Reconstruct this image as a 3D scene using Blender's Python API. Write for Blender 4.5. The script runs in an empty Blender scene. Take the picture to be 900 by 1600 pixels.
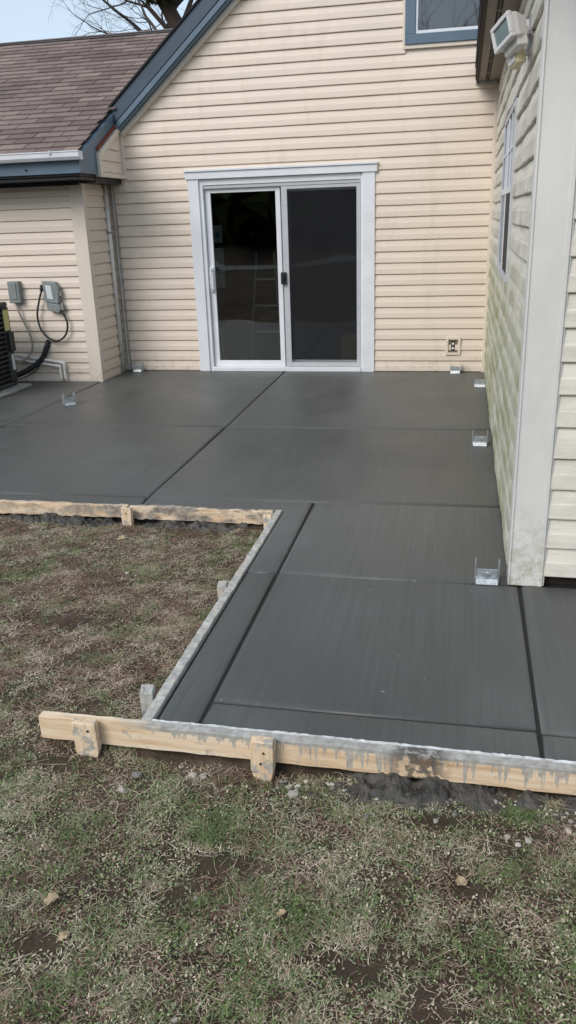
import bpy, bmesh, math, random
import numpy as np
from mathutils import Vector, Matrix
random.seed(7); RNG = np.random.default_rng(11)
S = bpy.context.scene
COL = S.collection
# ------------------------------------------------------------------ camera
cam = bpy.data.cameras.new('camera'); camo = bpy.data.objects.new('camera', cam); COL.objects.link(camo)
cam.sensor_fit = 'VERTICAL'; cam.sensor_height = 24.0; cam.lens = 1262.5/1600*24.0
cam.clip_start = 0.05; cam.clip_end = 2000
RT = Vector((0.97903999, 0.20113186, -0.03204183)); UP = Vector((-0.03947447, 0.34173269, 0.9389678)); FW = Vector((-0.19980608, 0.91802219, -0.34250954))
camo.matrix_world = Matrix(((RT.x, UP.x, -FW.x, 2.94385), (RT.y, UP.y, -FW.y, -9.03351), (RT.z, UP.z, -FW.z, 1.64895), (0, 0, 0, 1)))
S.camera = camo
S.render.resolution_x = 576; S.render.resolution_y = 1024
# ------------------------------------------------------------------ world, sun, exposure
W = bpy.data.worlds.new("World"); S.world = W; W.use_nodes = True
SUN_EL, SUN_AZ = math.radians(38), math.radians(210)     # azimuth measured clockwise from +y
nt = W.node_tree; nt.nodes.clear()
wo = nt.nodes.new('ShaderNodeOutputWorld'); bg = nt.nodes.new('ShaderNodeBackground'); sky = nt.nodes.new('ShaderNodeTexSky')
sky.sky_type = 'NISHITA'; sky.sun_disc = False; sky.sun_elevation = SUN_EL; sky.sun_rotation = SUN_AZ
sky.air_density = 1.0; sky.dust_density = 1.5; sky.ozone_density = 1.0
mixn = nt.nodes.new('ShaderNodeMix'); mixn.data_type = 'RGBA'; mixn.inputs[0].default_value = 0.5
mixn.inputs[7].default_value = (6.6, 7.6, 8.6, 1)          # thin high cloud veil
nt.links.new(sky.outputs[0], mixn.inputs[6]); nt.links.new(mixn.outputs[2], bg.inputs[0])
bg.inputs[1].default_value = 0.09; nt.links.new(bg.outputs[0], wo.inputs[0])
sun = bpy.data.lights.new('sun', 'SUN'); suno = bpy.data.objects.new('sun', sun); COL.objects.link(suno)
sun.energy = 1.15; sun.angle = math.radians(32); sun.color = (1.0, 0.96, 0.9)
sd = Vector((math.sin(SUN_AZ)*math.cos(SUN_EL), math.cos(SUN_AZ)*math.cos(SUN_EL), math.sin(SUN_EL)))
suno.rotation_euler = sd.to_track_quat('Z', 'Y').to_euler()
S.view_settings.view_transform = 'Standard'; S.view_settings.look = 'None'; S.view_settings.gamma = 1
S.view_settings.exposure = 0.68

# ------------------------------------------------------------------ material helpers
def srgb(r, g, b):
    f = lambda c: (c/255/12.92 if c/255 <= .04045 else ((c/255+.055)/1.055)**2.4)
    return (f(r), f(g), f(b), 1)
class M:
    def __init__(s, name, rough=.6, metal=0, spec=.5):
        s.m = bpy.data.materials.new(name); s.m.use_nodes = True; s.t = s.m.node_tree
        s.b = s.t.nodes['Principled BSDF']; s.b.inputs['Roughness'].default_value = rough
        s.b.inputs['Metallic'].default_value = metal; s.b.inputs['Specular IOR Level'].default_value = spec
        s.tc = None
    def n(s, k, **kw):
        x = s.t.nodes.new(k)
        for a, v in kw.items(): setattr(x, a, v)
        return x
    def l(s, a, b): s.t.links.new(a, b)
    def pos(s, scale=(1, 1, 1)):
        g = s.n('ShaderNodeNewGeometry'); mp = s.n('ShaderNodeMapping'); mp.inputs['Scale'].default_value = scale
        s.l(g.outputs['Position'], mp.inputs['Vector']); return mp.outputs[0]
    def noise(s, scale, detail=4, rough=.55, st=(1, 1, 1)):
        x = s.n('ShaderNodeTexNoise'); x.inputs['Scale'].default_value = scale; x.inputs['Detail'].default_value = detail
        x.inputs['Roughness'].default_value = rough; s.l(s.pos(st), x.inputs['Vector']); return x.outputs[0]
    def ramp(s, fac, stops, interp='LINEAR'):
        r = s.n('ShaderNodeValToRGB'); r.color_ramp.interpolation = interp; e = r.color_ramp.elements
        while len(e) < len(stops): e.new(.5)
        for i, (p, c) in enumerate(stops): e[i].position = p; e[i].color = c if len(c) == 4 else (*c, 1)
        s.l(fac, r.inputs[0]); return r.outputs[0]
    def mix(s, fac, a, b, mode='MIX'):
        x = s.n('ShaderNodeMix'); x.data_type = 'RGBA'; x.blend_type = mode
        for i, v in ((0, fac), (6, a), (7, b)):
            if hasattr(v, 'links') or hasattr(v, 'is_linked'): s.l(v, x.inputs[i])
            else: x.inputs[i].default_value = v
        return x.outputs[2]
    def math(s, op, a, b=None, clamp=False):
        x = s.n('ShaderNodeMath'); x.operation = op; x.use_clamp = clamp
        for i, v in ((0, a), (1, b)):
            if v is None: continue
            if hasattr(v, 'is_linked'): s.l(v, x.inputs[i])
            else: x.inputs[i].default_value = v
        return x.outputs[0]
    def sep(s):
        g = s.n('ShaderNodeNewGeometry'); x = s.n('ShaderNodeSeparateXYZ'); s.l(g.outputs['Position'], x.inputs[0]); return x.outputs
    def rng(s, v, a, b, c=0, d=1):
        x = s.n('ShaderNodeMapRange'); x.inputs[1].default_value = a; x.inputs[2].default_value = b
        x.inputs[3].default_value = c; x.inputs[4].default_value = d; s.l(v, x.inputs[0]); return x.outputs[0]
    def rand(s): return s.n('ShaderNodeObjectInfo').outputs['Random']
    def col(s, c):
        if hasattr(c, 'is_linked'): s.l(c, s.b.inputs['Base Color'])
        else: s.b.inputs['Base Color'].default_value = c
        return s
    def rgh(s, v): s.l(v, s.b.inputs['Roughness']); return s
    def bump(s, h, dist=.002, strength=1):
        x = s.n('ShaderNodeBump'); x.inputs['Distance'].default_value = dist; x.inputs['Strength'].default_value = strength
        s.l(h, x.inputs['Height']); s.l(x.outputs[0], s.b.inputs['Normal']); return s
BL, WH = (0, 0, 0, 1), (1, 1, 1, 1)
def simple(name, c, rough=.5, metal=0, var=.12, scale=9):
    m = M(name, rough, metal)
    n = m.noise(scale, 5)
    m.col(m.mix(m.ramp(n, [(.35, BL), (.7, WH)]), tuple(x*(1-var) for x in c[:3])+(1,), tuple(min(1, x*(1+var)) for x in c[:3])+(1,)))
    return m.m

# cream vinyl siding
def siding_mat(name, c, dirt, grain=0):
    m = M(name, .42, 0, .4)
    big = m.noise(.9, 4); a = m.mix(m.ramp(big, [(.35, BL), (.7, WH)]), tuple(x*.93 for x in c[:3])+(1,), c)
    a = m.mix(m.math('MULTIPLY', m.rand(), .35), a, tuple(x*.9 for x in c[:3])+(1,))
    st = m.ramp(m.noise(3.2, 6, .7, (1, 1, .25)), [(.55, BL), (.78, WH)])
    a = m.mix(m.math('MULTIPLY', st, .35), a, dirt)
    sp = m.ramp(m.noise(38, 2), [(.74, BL), (.79, WH)])
    a = m.mix(m.math('MULTIPLY', sp, .5), a, tuple(x*.55 for x in dirt[:3])+(1,))
    z = m.sep()[2]                                                    # mud splashed up from the fresh pour
    low = m.math('MULTIPLY', m.rng(z, .0, .28, 1, 0), m.ramp(m.noise(16, 6, .7), [(.48, BL), (.66, WH)]))
    a = m.mix(m.math('MULTIPLY', low, .35), a, srgb(130, 116, 98))
    m.col(a)
    g = m.noise(6, 6, .7, (1, 1, 14)) if grain else m.noise(2.5, 4)
    m.bump(g, .0012 if grain else .004, .6)
    return m.m
CREAM = srgb(231, 216, 199)
cream = siding_mat('cream_vinyl', CREAM, srgb(170, 152, 130), 1)
creamtrim = siding_mat('cream_trim', srgb(230, 218, 202), srgb(172, 160, 144))
# weathered off-white siding of the annex with algae low on the side wall
def annex_mat(name, side):
    m = M(name, .5, 0, .4)
    base = srgb(237, 232, 219)
    a = m.mix(m.ramp(m.noise(2.2, 5), [(.35, BL), (.7, WH)]), tuple(x*.9 for x in base[:3])+(1,), base)
    gr = m.ramp(m.noise(5, 8, .75, (1, .5, 3)), [(.45, BL), (.75, WH)])
    a = m.mix(m.math('MULTIPLY', gr, .55 if side else .35), a, srgb(165, 160, 148))
    x, y, z = m.sep()[:3]
    if side:
        # each course's flat lower face holds the grime, the sloped upper face rinses clean
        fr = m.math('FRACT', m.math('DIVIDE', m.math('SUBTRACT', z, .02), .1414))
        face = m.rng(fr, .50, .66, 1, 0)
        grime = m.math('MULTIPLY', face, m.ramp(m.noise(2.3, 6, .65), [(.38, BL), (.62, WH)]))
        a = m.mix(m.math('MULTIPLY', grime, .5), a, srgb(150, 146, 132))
        low = m.rng(z, 1.45, 1.0, 0, 1.15); far = m.rng(y, -5.3, -3.2, .55, 1)
        nn = m.ramp(m.noise(2.6, 8, .72, (1, .8, 1.6)), [(.34, BL), (.6, WH)])
        al = m.math('MULTIPLY', m.math('MULTIPLY', low, far), m.math('MULTIPLY', nn, m.rng(face, 0, 1, .55, 1)))
        fine = m.ramp(m.noise(34, 5, .7, (1, 1, .22)), [(.3, (.45, .45, .45, 1)), (.65, WH)])
        al = m.math('MULTIPLY', al, fine)
        green = m.mix(m.ramp(m.noise(1.4, 3), [(.4, BL), (.65, WH)]), srgb(146, 152, 92), srgb(122, 138, 58))
        a = m.mix(al, a, green)
    else:
        gg = m.ramp(m.noise(7, 7, .75, (.35, 1, 5)), [(.5, BL), (.72, WH)])
        a = m.mix(m.math('MULTIPLY', gg, .35), a, srgb(168, 163, 150))
    m.col(a); m.bump(m.noise(5, 7, .75, (1, 1, 16)), .0022, .8)
    return m.m
annex_side = annex_mat('annex_side_siding', True); annex_front = annex_mat('annex_front_siding', False)
def post_mat():
    m = M('annex_corner_post', .45, 0, .4)
    a = m.mix(m.ramp(m.noise(3, 6, .7, (1, 1, .4)), [(.4, BL), (.7, WH)]), srgb(214, 213, 208), srgb(230, 228, 222))
    z = m.sep()[2]
    al = m.math('MULTIPLY', m.rng(z, .45, .02, 0, 1), m.ramp(m.noise(14, 8, .75), [(.45, BL), (.6, WH)]))
    a = m.mix(m.math('MULTIPLY', al, .7), a, srgb(150, 148, 112)); m.col(a); m.bump(m.noise(30, 4), .001, .5); return m.m
annex_post = post_mat()
white = simple('white_vinyl', srgb(228, 230, 234), .35, 0, .05, 5)
whitedull = simple('dull_white_frame', srgb(190, 192, 196), .4, 0, .06)
blue = simple('slate_blue_paint', srgb(94, 114, 130), .4, 0, .1, 4)
darkblue = simple('dark_blue_trim', srgb(62, 78, 94), .4, 0, .1, 4)
navy = simple('black_blue_soffit', srgb(20, 22, 27), .45, 0, .2, 5)
blackedge = simple('black_roof_edge', srgb(34, 32, 33), .8, 0, .3, 20)
soffitm = simple('brown_grey_soffit', srgb(134, 124, 112), .6, 0, .15, 5)
ventm = simple('vent_slot_dark', srgb(62, 54, 46), .8, 0, .2, 12)
fasciabrown = simple('rotted_brown_fascia', srgb(66, 50, 38), .85, 0, .5, 16)
redwood = simple('rust_red_wood', srgb(140, 62, 40), .8, 0, .3, 18)
greybox = simple('grey_plastic', srgb(132, 138, 136), .5, 0, .1, 14)
greypipe = simple('grey_pipe', srgb(224, 221, 213), .45, .0, .12, 8)
greydk = simple('dark_grey_pipe', srgb(150, 147, 138), .5, 0, .15, 8)
blackrub = simple('black_rubber', srgb(24, 24, 26), .6, 0, .2, 20)
blackcable = simple('black_cable', srgb(44, 46, 50), .5, 0, .2, 20)
pvc = simple('white_pvc', srgb(232, 230, 224), .35, 0, .06, 20)
acm = simple('dark_ac_metal', srgb(48, 52, 52), .45, .2, .15, 12)
acdark = simple('ac_coil_black', srgb(10, 11, 12), .8)
yellowlab = simple('yellow_label', srgb(206, 200, 130), .5, 0, .12, 60)
whitelab = simple('white_label', srgb(210, 214, 216), .5, 0, .1, 60)
padm = simple('pale_concrete_pad', srgb(150, 150, 145), .9, 0, .2, 18)
galv = M('galvanised_steel', .38, .75)
galv.col(galv.ramp(galv.noise(55, 3), [(.35, srgb(176, 182, 186)), (.7, srgb(222, 228, 230))])); galv = galv.m
ivory = simple('yellowed_plastic', srgb(212, 204, 170), .45, 0, .06)
lampwhite = simple('lamp_white', srgb(218, 216, 216), .4, 0, .05)
lampgrey = simple('lamp_grey', srgb(160, 160, 162), .45, 0, .08)
dirtyfound = simple('dark_foundation', srgb(66, 56, 48), .95, 0, .5, 14)
cardboard = simple('cardboard', srgb(205, 165, 125), .8, 0, .08)
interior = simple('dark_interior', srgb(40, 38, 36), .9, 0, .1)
bright = simple('aluminium_ladder', srgb(190, 192, 195), .4, .3, .05)
paper = simple('paper', srgb(215, 222, 230), .7, 0, .05)
bluepaper = simple('blue_print', srgb(70, 130, 180), .7, 0, .05)
leafdry = simple('dry_leaf', srgb(168, 148, 118), .8, 0, .25, 60)
def glass_mat(name, tint, rough=.0, refl=1.0, wav=0, k=1.8):
    m = bpy.data.materials.new(name); m.use_nodes = True; t = m.node_tree; t.nodes.clear()
    o = t.nodes.new('ShaderNodeOutputMaterial'); mx = t.nodes.new('ShaderNodeMixShader'); tr = t.nodes.new('ShaderNodeBsdfTransparent'); g = t.nodes.new('ShaderNodeBsdfGlossy')
    f = t.nodes.new('ShaderNodeFresnel'); f.inputs[0].default_value = 1.5
    tr.inputs[0].default_value = tint; g.inputs['Roughness'].default_value = rough; g.inputs[0].default_value = (refl, refl, refl, 1)
    mm = t.nodes.new('ShaderNodeMath'); mm.operation = 'MULTIPLY'; mm.inputs[1].default_value = k; t.links.new(f.outputs[0], mm.inputs[0])
    t.links.new(mm.outputs[0], mx.inputs[0]); t.links.new(tr.outputs[0], mx.inputs[1]); t.links.new(g.outputs[0], mx.inputs[2]); t.links.new(mx.outputs[0], o.inputs[0])
    if wav:
        n = t.nodes.new('ShaderNodeTexNoise'); n.inputs['Scale'].default_value = 1.3; n.inputs['Detail'].default_value = 1
        ge = t.nodes.new('ShaderNodeNewGeometry'); t.links.new(ge.outputs['Position'], n.inputs['Vector'])
        b = t.nodes.new('ShaderNodeBump'); b.inputs['Distance'].default_value = wav; t.links.new(n.outputs[0], b.inputs['Height']); t.links.new(b.outputs[0], g.inputs['Normal'])
    return m
glass = glass_mat('door_glass', (.7, .73, .72, 1), 0, 1, .007, 2.0)
winglass = glass_mat('window_glass', (.35, .4, .45, 1), .02, 1, .004, 3.2)
sideglass = glass_mat('side_window_glass', (.8, .85, .9, 1), .03, 1, .0, .45)
lampglass = glass_mat('lamp_glass', (.45, .5, .5, 1), .05, 1)
scr = M('insect_screen', .8); scr.col(srgb(36, 37, 41)); scr.b.inputs['Alpha'].default_value = .26; scr = scr.m
def concrete_mat():
    m = M('fresh_brushed_concrete', .5, 0, .45)
    big = m.noise(.55, 5, .6); a = m.ramp(big, [(.3, srgb(76, 77, 75)), (.5, srgb(89, 90, 87)), (.72, srgb(103, 104, 102))])
    streak = m.noise(48, 7, .75, (1, .02, 1)); a = m.mix(.55, a, m.ramp(streak, [(.3, (.35, .35, .35, 1)), (.7, (.68, .68, .68, 1))]), 'OVERLAY')
    wet = m.noise(1.5, 4, .6, (1, .35, 1)); a = m.mix(m.math('MULTIPLY', m.ramp(wet, [(.5, BL), (.75, WH)]), .35), a, srgb(62, 62, 62))
    a = m.mix(m.math('MULTIPLY', m.rand(), .22), a, srgb(68, 68, 67))
    sand = m.noise(420, 2, .6); a = m.mix(.24, a, m.ramp(sand, [(.35, (.2, .2, .2, 1)), (.68, (.85, .85, .85, 1))]), 'OVERLAY')
    spk = m.ramp(m.noise(34, 1), [(.765, BL), (.78, WH)]); a = m.mix(m.math('MULTIPLY', spk, .6), a, srgb(150, 148, 142))
    m.col(a); m.rgh(m.ramp(m.noise(1.1, 4), [(.3, (.34,)*3), (.7, (.56,)*3)]))
    h = m.math('ADD', m.math('MULTIPLY', m.noise(70, 5, .7, (1, .03, 1)), 1), m.math('MULTIPLY', sand, .35))
    m.bump(h, .0016, .75); return m.m
concrete = concrete_mat()
groove = simple('groove_concrete', srgb(38, 37, 36), .8, 0, .2, 30)
wetcon = M('wet_concrete_spill', .55); wetcon.col(wetcon.ramp(wetcon.noise(18, 6, .7), [(.35, srgb(38, 36, 33)), (.7, srgb(92, 87, 80))])); wetcon.bump(wetcon.noise(120, 4, .7), .004, 1); wetcon = wetcon.m
smear = M('dried_cement_smear', .8); smear.col(smear.ramp(smear.noise(26, 6, .7), [(.3, srgb(176, 178, 177)), (.7, srgb(238, 239, 238))])); smear.bump(smear.noise(90, 4), .003, 1); smear = smear.m
def wood_mat(name, mode):
    m = M(name, .75, 0, .3)
    st = (.25, 1, 1) if mode != 'stake' else (1, 1, .15)
    g = m.noise(38 if mode != 'stake' else 60, 6, .65, (.06, 1, 1) if mode != 'stake' else (1, 1, .08))
    a = m.ramp(g, [(.3, srgb(196, 160, 124)), (.5, srgb(226, 200, 168)), (.72, srgb(240, 226, 204))])
    kn = m.ramp(m.noise(9, 2, .5, (.6, 1, 1)), [(.7, BL), (.76, WH)]); a = m.mix(m.math('MULTIPLY', kn, .8), a, srgb(150, 102, 66))
    x, y, z = m.sep()[:3]
    gray = m.ramp(m.noise(40, 5), [(.3, srgb(132, 133, 130)), (.7, srgb(182, 183, 180))])
    if mode == 'front':
        dr = m.math('ADD', m.math('MULTIPLY', m.noise(75, 2, .5, (1, .3, .05)), .55), m.math('MULTIPLY', m.noise(9, 3, .6, (1, .3, .12)), .45))   # drips run down from the top edge
        depth = m.math('MULTIPLY', m.rng(x, 2.15, 2.60, .28, 1.0), m.rng(dr, .47, .60, .02, 1.15))
        v = m.rng(z, .0, -.085, 0, 1)
        f = m.math('MULTIPLY', m.math('GREATER_THAN', depth, v), m.math('GREATER_THAN', x, 1.93))
        bl = m.ramp(m.noise(26, 5, .65), [(.60, BL), (.65, WH)])
        f = m.math('MAXIMUM', m.math('MULTIPLY', f, .75), m.math('MULTIPLY', bl, .6))
        f2 = m.math('MULTIPLY', m.math('GREATER_THAN', z, -.003), m.rng(x, 1.8, 2.0, 0, .9))
        f = m.math('MAXIMUM', f, f2)
        dk = m.math('MULTIPLY', m.rng(x, 2.75, 2.82, 0, 1), m.rng(x, 2.98, 2.92, 0, 1)); dk = m.math('MULTIPLY', dk, m.ramp(m.noise(24, 5), [(.42, BL), (.5, WH)]))
        a = m.mix(f, a, gray); a = m.mix(m.math('MULTIPLY', dk, .8), a, srgb(70, 67, 62))
    elif mode == 'back':
        f = m.ramp(m.noise(13, 7, .72, (.5, 1, 1)), [(.42, BL), (.56, WH)])
        f = m.math('MULTIPLY', f, m.rng(x, .2, 1.0, .55, 1)); a = m.mix(m.math('MULTIPLY', f, .85), a, m.ramp(m.noise(31, 4), [(.35, srgb(84, 82, 79)), (.65, srgb(150, 148, 143))]))
    elif mode == 'edge':
        f = m.ramp(m.noise(17, 6, .7), [(.30, BL), (.44, WH)]); a = m.mix(m.math('MULTIPLY', f, .95), a, m.ramp(m.noise(30, 6, .7), [(.3, srgb(140, 140, 136)), (.7, srgb(205, 204, 198))]))
    else:
        f = m.ramp(m.noise(24, 5, .65), [(.50, BL), (.58, WH)]); a = m.mix(m.math('MULTIPLY', f, .8), a, gray)
    m.col(a); m.bump(g, .001, .7); return m.m
wfront, wback, wedge, wstake = wood_mat('form_wood_front', 'front'), wood_mat('form_wood_back', 'back'), wood_mat('form_wood_edge', 'edge'), wood_mat('stake_wood', 'stake')
shm = M('asphalt_shingle', .9, 0, .2)
a = shm.mix(shm.rand(), srgb(114, 100, 95), srgb(148, 132, 125)); a = shm.mix(.55, a, shm.ramp(shm.noise(240, 3, .7), [(.3, (.15,)*3), (.72, (.9,)*3)]), 'OVERLAY')
a = shm.mix(shm.math('MULTIPLY', shm.ramp(shm.noise(1.2, 5), [(.4, BL), (.7, WH)]), .35), a, srgb(84, 74, 74)); shm.col(a); shm.bump(shm.noise(300, 2), .002, .8); shm = shm.m
def soil_mat():
    m = M('bare_soil', .95, 0, .2)
    a = m.ramp(m.noise(2.4, 9, .72), [(.32, srgb(62, 51, 44)), (.5, srgb(88, 74, 63)), (.66, srgb(116, 101, 87)), (.8, srgb(140, 127, 110))])
    a = m.mix(m.math('MULTIPLY', m.ramp(m.noise(3.1, 6, .7), [(.5, BL), (.62, WH)]), .5), a, srgb(78, 80, 56))
    a = m.mix(.55, a, m.ramp(m.noise(130, 5, .75), [(.3, (.2,)*3), (.7, (.85,)*3)]), 'OVERLAY')
    m.col(a); m.bump(m.noise(85, 8, .8), .012, 1); return m.m
soil = soil_mat()
stonem = M('stone', .85, 0, .3); stonem.col(stonem.mix(stonem.rand(), srgb(112, 108, 104), srgb(190, 182, 170))); stonem.bump(stonem.noise(90, 4), .003, 1); stonem = stonem.m
def attr_mat(name, stops, rough=.75, sheen=.3):
    m = M(name, rough, 0, sheen); a = m.n('ShaderNodeAttribute'); a.attribute_name = 'rnd'; m.col(m.ramp(a.outputs['Fac'], stops)); return m.m
gmat = attr_mat('grass_blades', [(0, srgb(84, 104, 54)), (.3, srgb(112, 130, 78)), (.55, srgb(142, 148, 112)), (.75, srgb(172, 164, 138)), (1, srgb(204, 190, 164))])
tuftmat = attr_mat('bright_grass', [(0, srgb(74, 92, 50)), (.6, srgb(108, 126, 76)), (1, srgb(152, 156, 112))])
strawmat = attr_mat('dry_needles', [(0, srgb(104, 74, 60)), (.4, srgb(152, 122, 104)), (.7, srgb(188, 164, 142)), (1, srgb(228, 212, 190))])
littermat = attr_mat('leaf_litter', [(0, srgb(66, 54, 44)), (.3, srgb(108, 93, 74)), (.6, srgb(142, 134, 108)), (.85, srgb(176, 168, 142)), (1, srgb(212, 200, 176))])
pebmat = attr_mat('gravel', [(0, srgb(70, 67, 63)), (.55, srgb(120, 115, 108)), (1, srgb(200, 192, 180))])
barkm = simple('bark', srgb(58, 48, 40), .9, 0, .3, 8); twigm = simple('twigs', srgb(70, 64, 62), .9, 0, .2, 8)
leafm = attr_mat('evergreen_leaves', [(0, srgb(34, 44, 18)), (.6, srgb(62, 70, 28)), (1, srgb(92, 96, 44))])

# ------------------------------------------------------------------ mesh helpers
class MB:
    def __init__(s): s.v = []; s.f = []; s.sm = False
    def add(s, vs, fs):
        o = len(s.v); s.v += [tuple(v) for v in vs]; s.f += [tuple(i+o for i in f) for f in fs]; return s
    def box(s, a, b):
        x0, y0, z0 = a; x1, y1, z1 = b
        if x0 > x1: x0, x1 = x1, x0
        if y0 > y1: y0, y1 = y1, y0
        if z0 > z1: z0, z1 = z1, z0
        return s.add([(x0,y0,z0),(x1,y0,z0),(x1,y1,z0),(x0,y1,z0),(x0,y0,z1),(x1,y0,z1),(x1,y1,z1),(x0,y1,z1)],
                     [(0,3,2,1),(4,5,6,7),(0,1,5,4),(1,2,6,5),(2,3,7,6),(3,0,4,7)])
    def prism(s, pts, d):      # polygon (list of 3D points, CCW seen from the -d side's opposite) extruded by vector d
        n = len(pts); d = Vector(d); P = [Vector(p) for p in pts]
        nn = sum(((P[i]-P[0]).cross(P[(i+1) % n]-P[0]) for i in range(n)), Vector())
        if nn.dot(d) > 0: P.reverse()
        Q = [p+d for p in P]
        return s.add(P+Q, [tuple(range(n)), tuple(range(2*n-1, n-1, -1))]+[(i, i+n, (i+1) % n+n, (i+1) % n) for i in range(n)])
    def tube(s, pts, r, k=8, cap=True):
        P = [Vector(p) for p in pts]; rs = r if isinstance(r, (list, tuple)) else [r]*len(P)
        o = len(s.v); ref = Vector((0, 0, 1))
        for i, p in enumerate(P):
            t = (P[min(i+1, len(P)-1)]-P[max(i-1, 0)]).normalized()
            if abs(t.dot(ref)) > .95: ref = Vector((1, 0, 0)) if abs(t.x) < .9 else Vector((0, 1, 0))
            u = t.cross(ref).normalized(); w = t.cross(u); ref = -w if w.dot(ref) < 0 else w
            w = u.cross(t)
            for j in range(k):
                a = 2*math.pi*j/k; s.v.append(tuple(p+rs[i]*(math.cos(a)*u+math.sin(a)*w)))
        for i in range(len(P)-1):
            for j in range(k):
                s.f.append((o+i*k+j, o+i*k+(j+1) % k, o+(i+1)*k+(j+1) % k, o+(i+1)*k+j))
        if cap: s.f.append(tuple(o+j for j in range(k))[::-1]); s.f.append(tuple(o+(len(P)-1)*k+j for j in range(k)))
        return s
def mesh(name, mb, mat, smooth=False):
    me = bpy.data.meshes.new(name); me.from_pydata(mb.v, [], mb.f); me.materials.append(mat)
    if smooth: me.polygons.foreach_set('use_smooth', [True]*len(me.polygons))
    bm = bmesh.new(); bm.from_mesh(me); bmesh.ops.recalc_face_normals(bm, faces=bm.faces); bm.to_mesh(me); bm.free()
    me.update(); return me
def thing(name, label, cat, loc=(0, 0, 0), rz=0, group=None):
    o = bpy.data.objects.new(name, None); COL.objects.link(o); o.empty_display_size = .1
    o.location = loc; o.rotation_euler = (0, 0, rz); o['label'] = label; o['category'] = cat
    if group: o['group'] = group
    return o
ORG = {}
def part(name, mb, mat, parent, bevel=0, smooth=False, local=False, label=None, seg=2):
    """mb in world coordinates unless local; the parent chain's origin is taken off"""
    off = Vector((0, 0, 0))
    if not local and parent is not None:
        p = parent
        while p is not None: off += Vector(p.location); p = p.parent
    if off.length > 0: mb.v = [(v[0]-off.x, v[1]-off.y, v[2]-off.z) for v in mb.v]
    o = bpy.data.objects.new(name, mesh(name, mb, mat, smooth)); COL.objects.link(o)
    if parent is not None: o.parent = parent
    if bevel:
        b = o.modifiers.new('bevel', 'BEVEL'); b.width = bevel; b.segments = seg; b.limit_method = 'ANGLE'; b.angle_limit = math.radians(40)
    if label: o['label'] = label
    return o
def single(name, mb, mat, label=None, cat=None, loc=(0, 0, 0), group=None, kind=None, bevel=0, smooth=False):
    mb.v = [(v[0]-loc[0], v[1]-loc[1], v[2]-loc[2]) for v in mb.v]
    o = bpy.data.objects.new(name, mesh(name, mb, mat, smooth)); COL.objects.link(o); o.location = loc
    if bevel:
        b = o.modifiers.new('bevel', 'BEVEL'); b.width = bevel; b.segments = 2; b.limit_method = 'ANGLE'
    if label: o['label'] = label; o['category'] = cat
    if group: o['group'] = group
    if kind: o['kind'] = kind
    return o
def copy_tree(o, parent=None):
    c = o.copy(); COL.objects.link(c); c.parent = parent
    for ch in list(o.children): copy_tree(ch, c)
    return c

# siding courses: dutch lap boards on the wall frame (origin, direction along, outward normal)
def board(parent, mat, O, U, N, u0, u1, z0, e, jit=.0012, warp=0, lap=0, cut=None, tuck=0, zmax=None, step=.35):
    O, U, N = Vector(O), Vector(U), Vector(N)
    prof = [(0.0005, e+.004), (.0008, e*.93), (.0065, e*.905), (.0155, e*.50), (.0185, e*.44), (.0215, .0), (.0200, -.004), (.0005, -.0045), (0.0005, 0.003)]
    a0 = u0 if not callable(u0) else u0(z0+e/2); a1 = u1 if not callable(u1) else u1(z0+e/2)
    if a1-a0 < .03: return
    n = max(2, int((a1-a0)/step)+1); ph = random.uniform(0, 6.28)
    V = []; k = len(prof)
    for i in range(n+1):
        t = i/n; jz = random.uniform(-jit, jit); jn = random.uniform(-jit, jit)*.8+warp*math.sin(ph+t*(a1-a0)*4.1)+warp*.6*math.sin(ph*2+t*(a1-a0)*9.7)
        um = a0+(a1-a0)*t
        ed = min(um-a0, a1-um); tk = 1-tuck*max(0, 1-ed/.12)**1.5 if tuck else 1
        for (pn, pz) in prof:
            zz = z0+pz
            l = u0(zz) if callable(u0) else a0; r = u1(zz) if callable(u1) else a1
            if zmax is not None: zz = min(zz, zmax)
            V.append(O+U*(l+(r-l)*t)+N*((pn*tk+lap+jn*(1 if pn > .0012 else 0)))+Vector((0, 0, zz+(jz if pz < e*.5 else 0))))
    F = [tuple(range(k))[::-1], tuple(range(n*k, n*k+k))]
    for i in range(n):
        for j in range(k):
            j2 = (j+1) % k; F.append((i*k+j, i*k+j2, (i+1)*k+j2, (i+1)*k+j))
    mb = MB(); mb.v = [tuple(v) for v in V]; mb.f = F
    return part('siding_board', mb, mat, parent)
def wall_of_boards(parent, mat, O, U, N, z0, e, ncourse, spans, seams, **kw):
    """spans(zmid) -> list of (u0,u1) intervals; seams(course//2) -> seam positions"""
    for c in range(ncourse):
        z = z0+c*e
        for (a, b) in spans(z+e/2):
            ca, cb = (a(z) if callable(a) else a), (b(z) if callable(b) else b)
            cuts = [s for s in seams(c//2) if ca+.25 < s < cb-.25]
            edges = [a]+cuts+[b]
            for i in range(len(edges)-1):
                board(parent, mat, O, U, N, edges[i] if i == 0 else edges[i]-.02, edges[i+1], z, e, lap=.0015*(i % 2), **kw)

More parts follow.
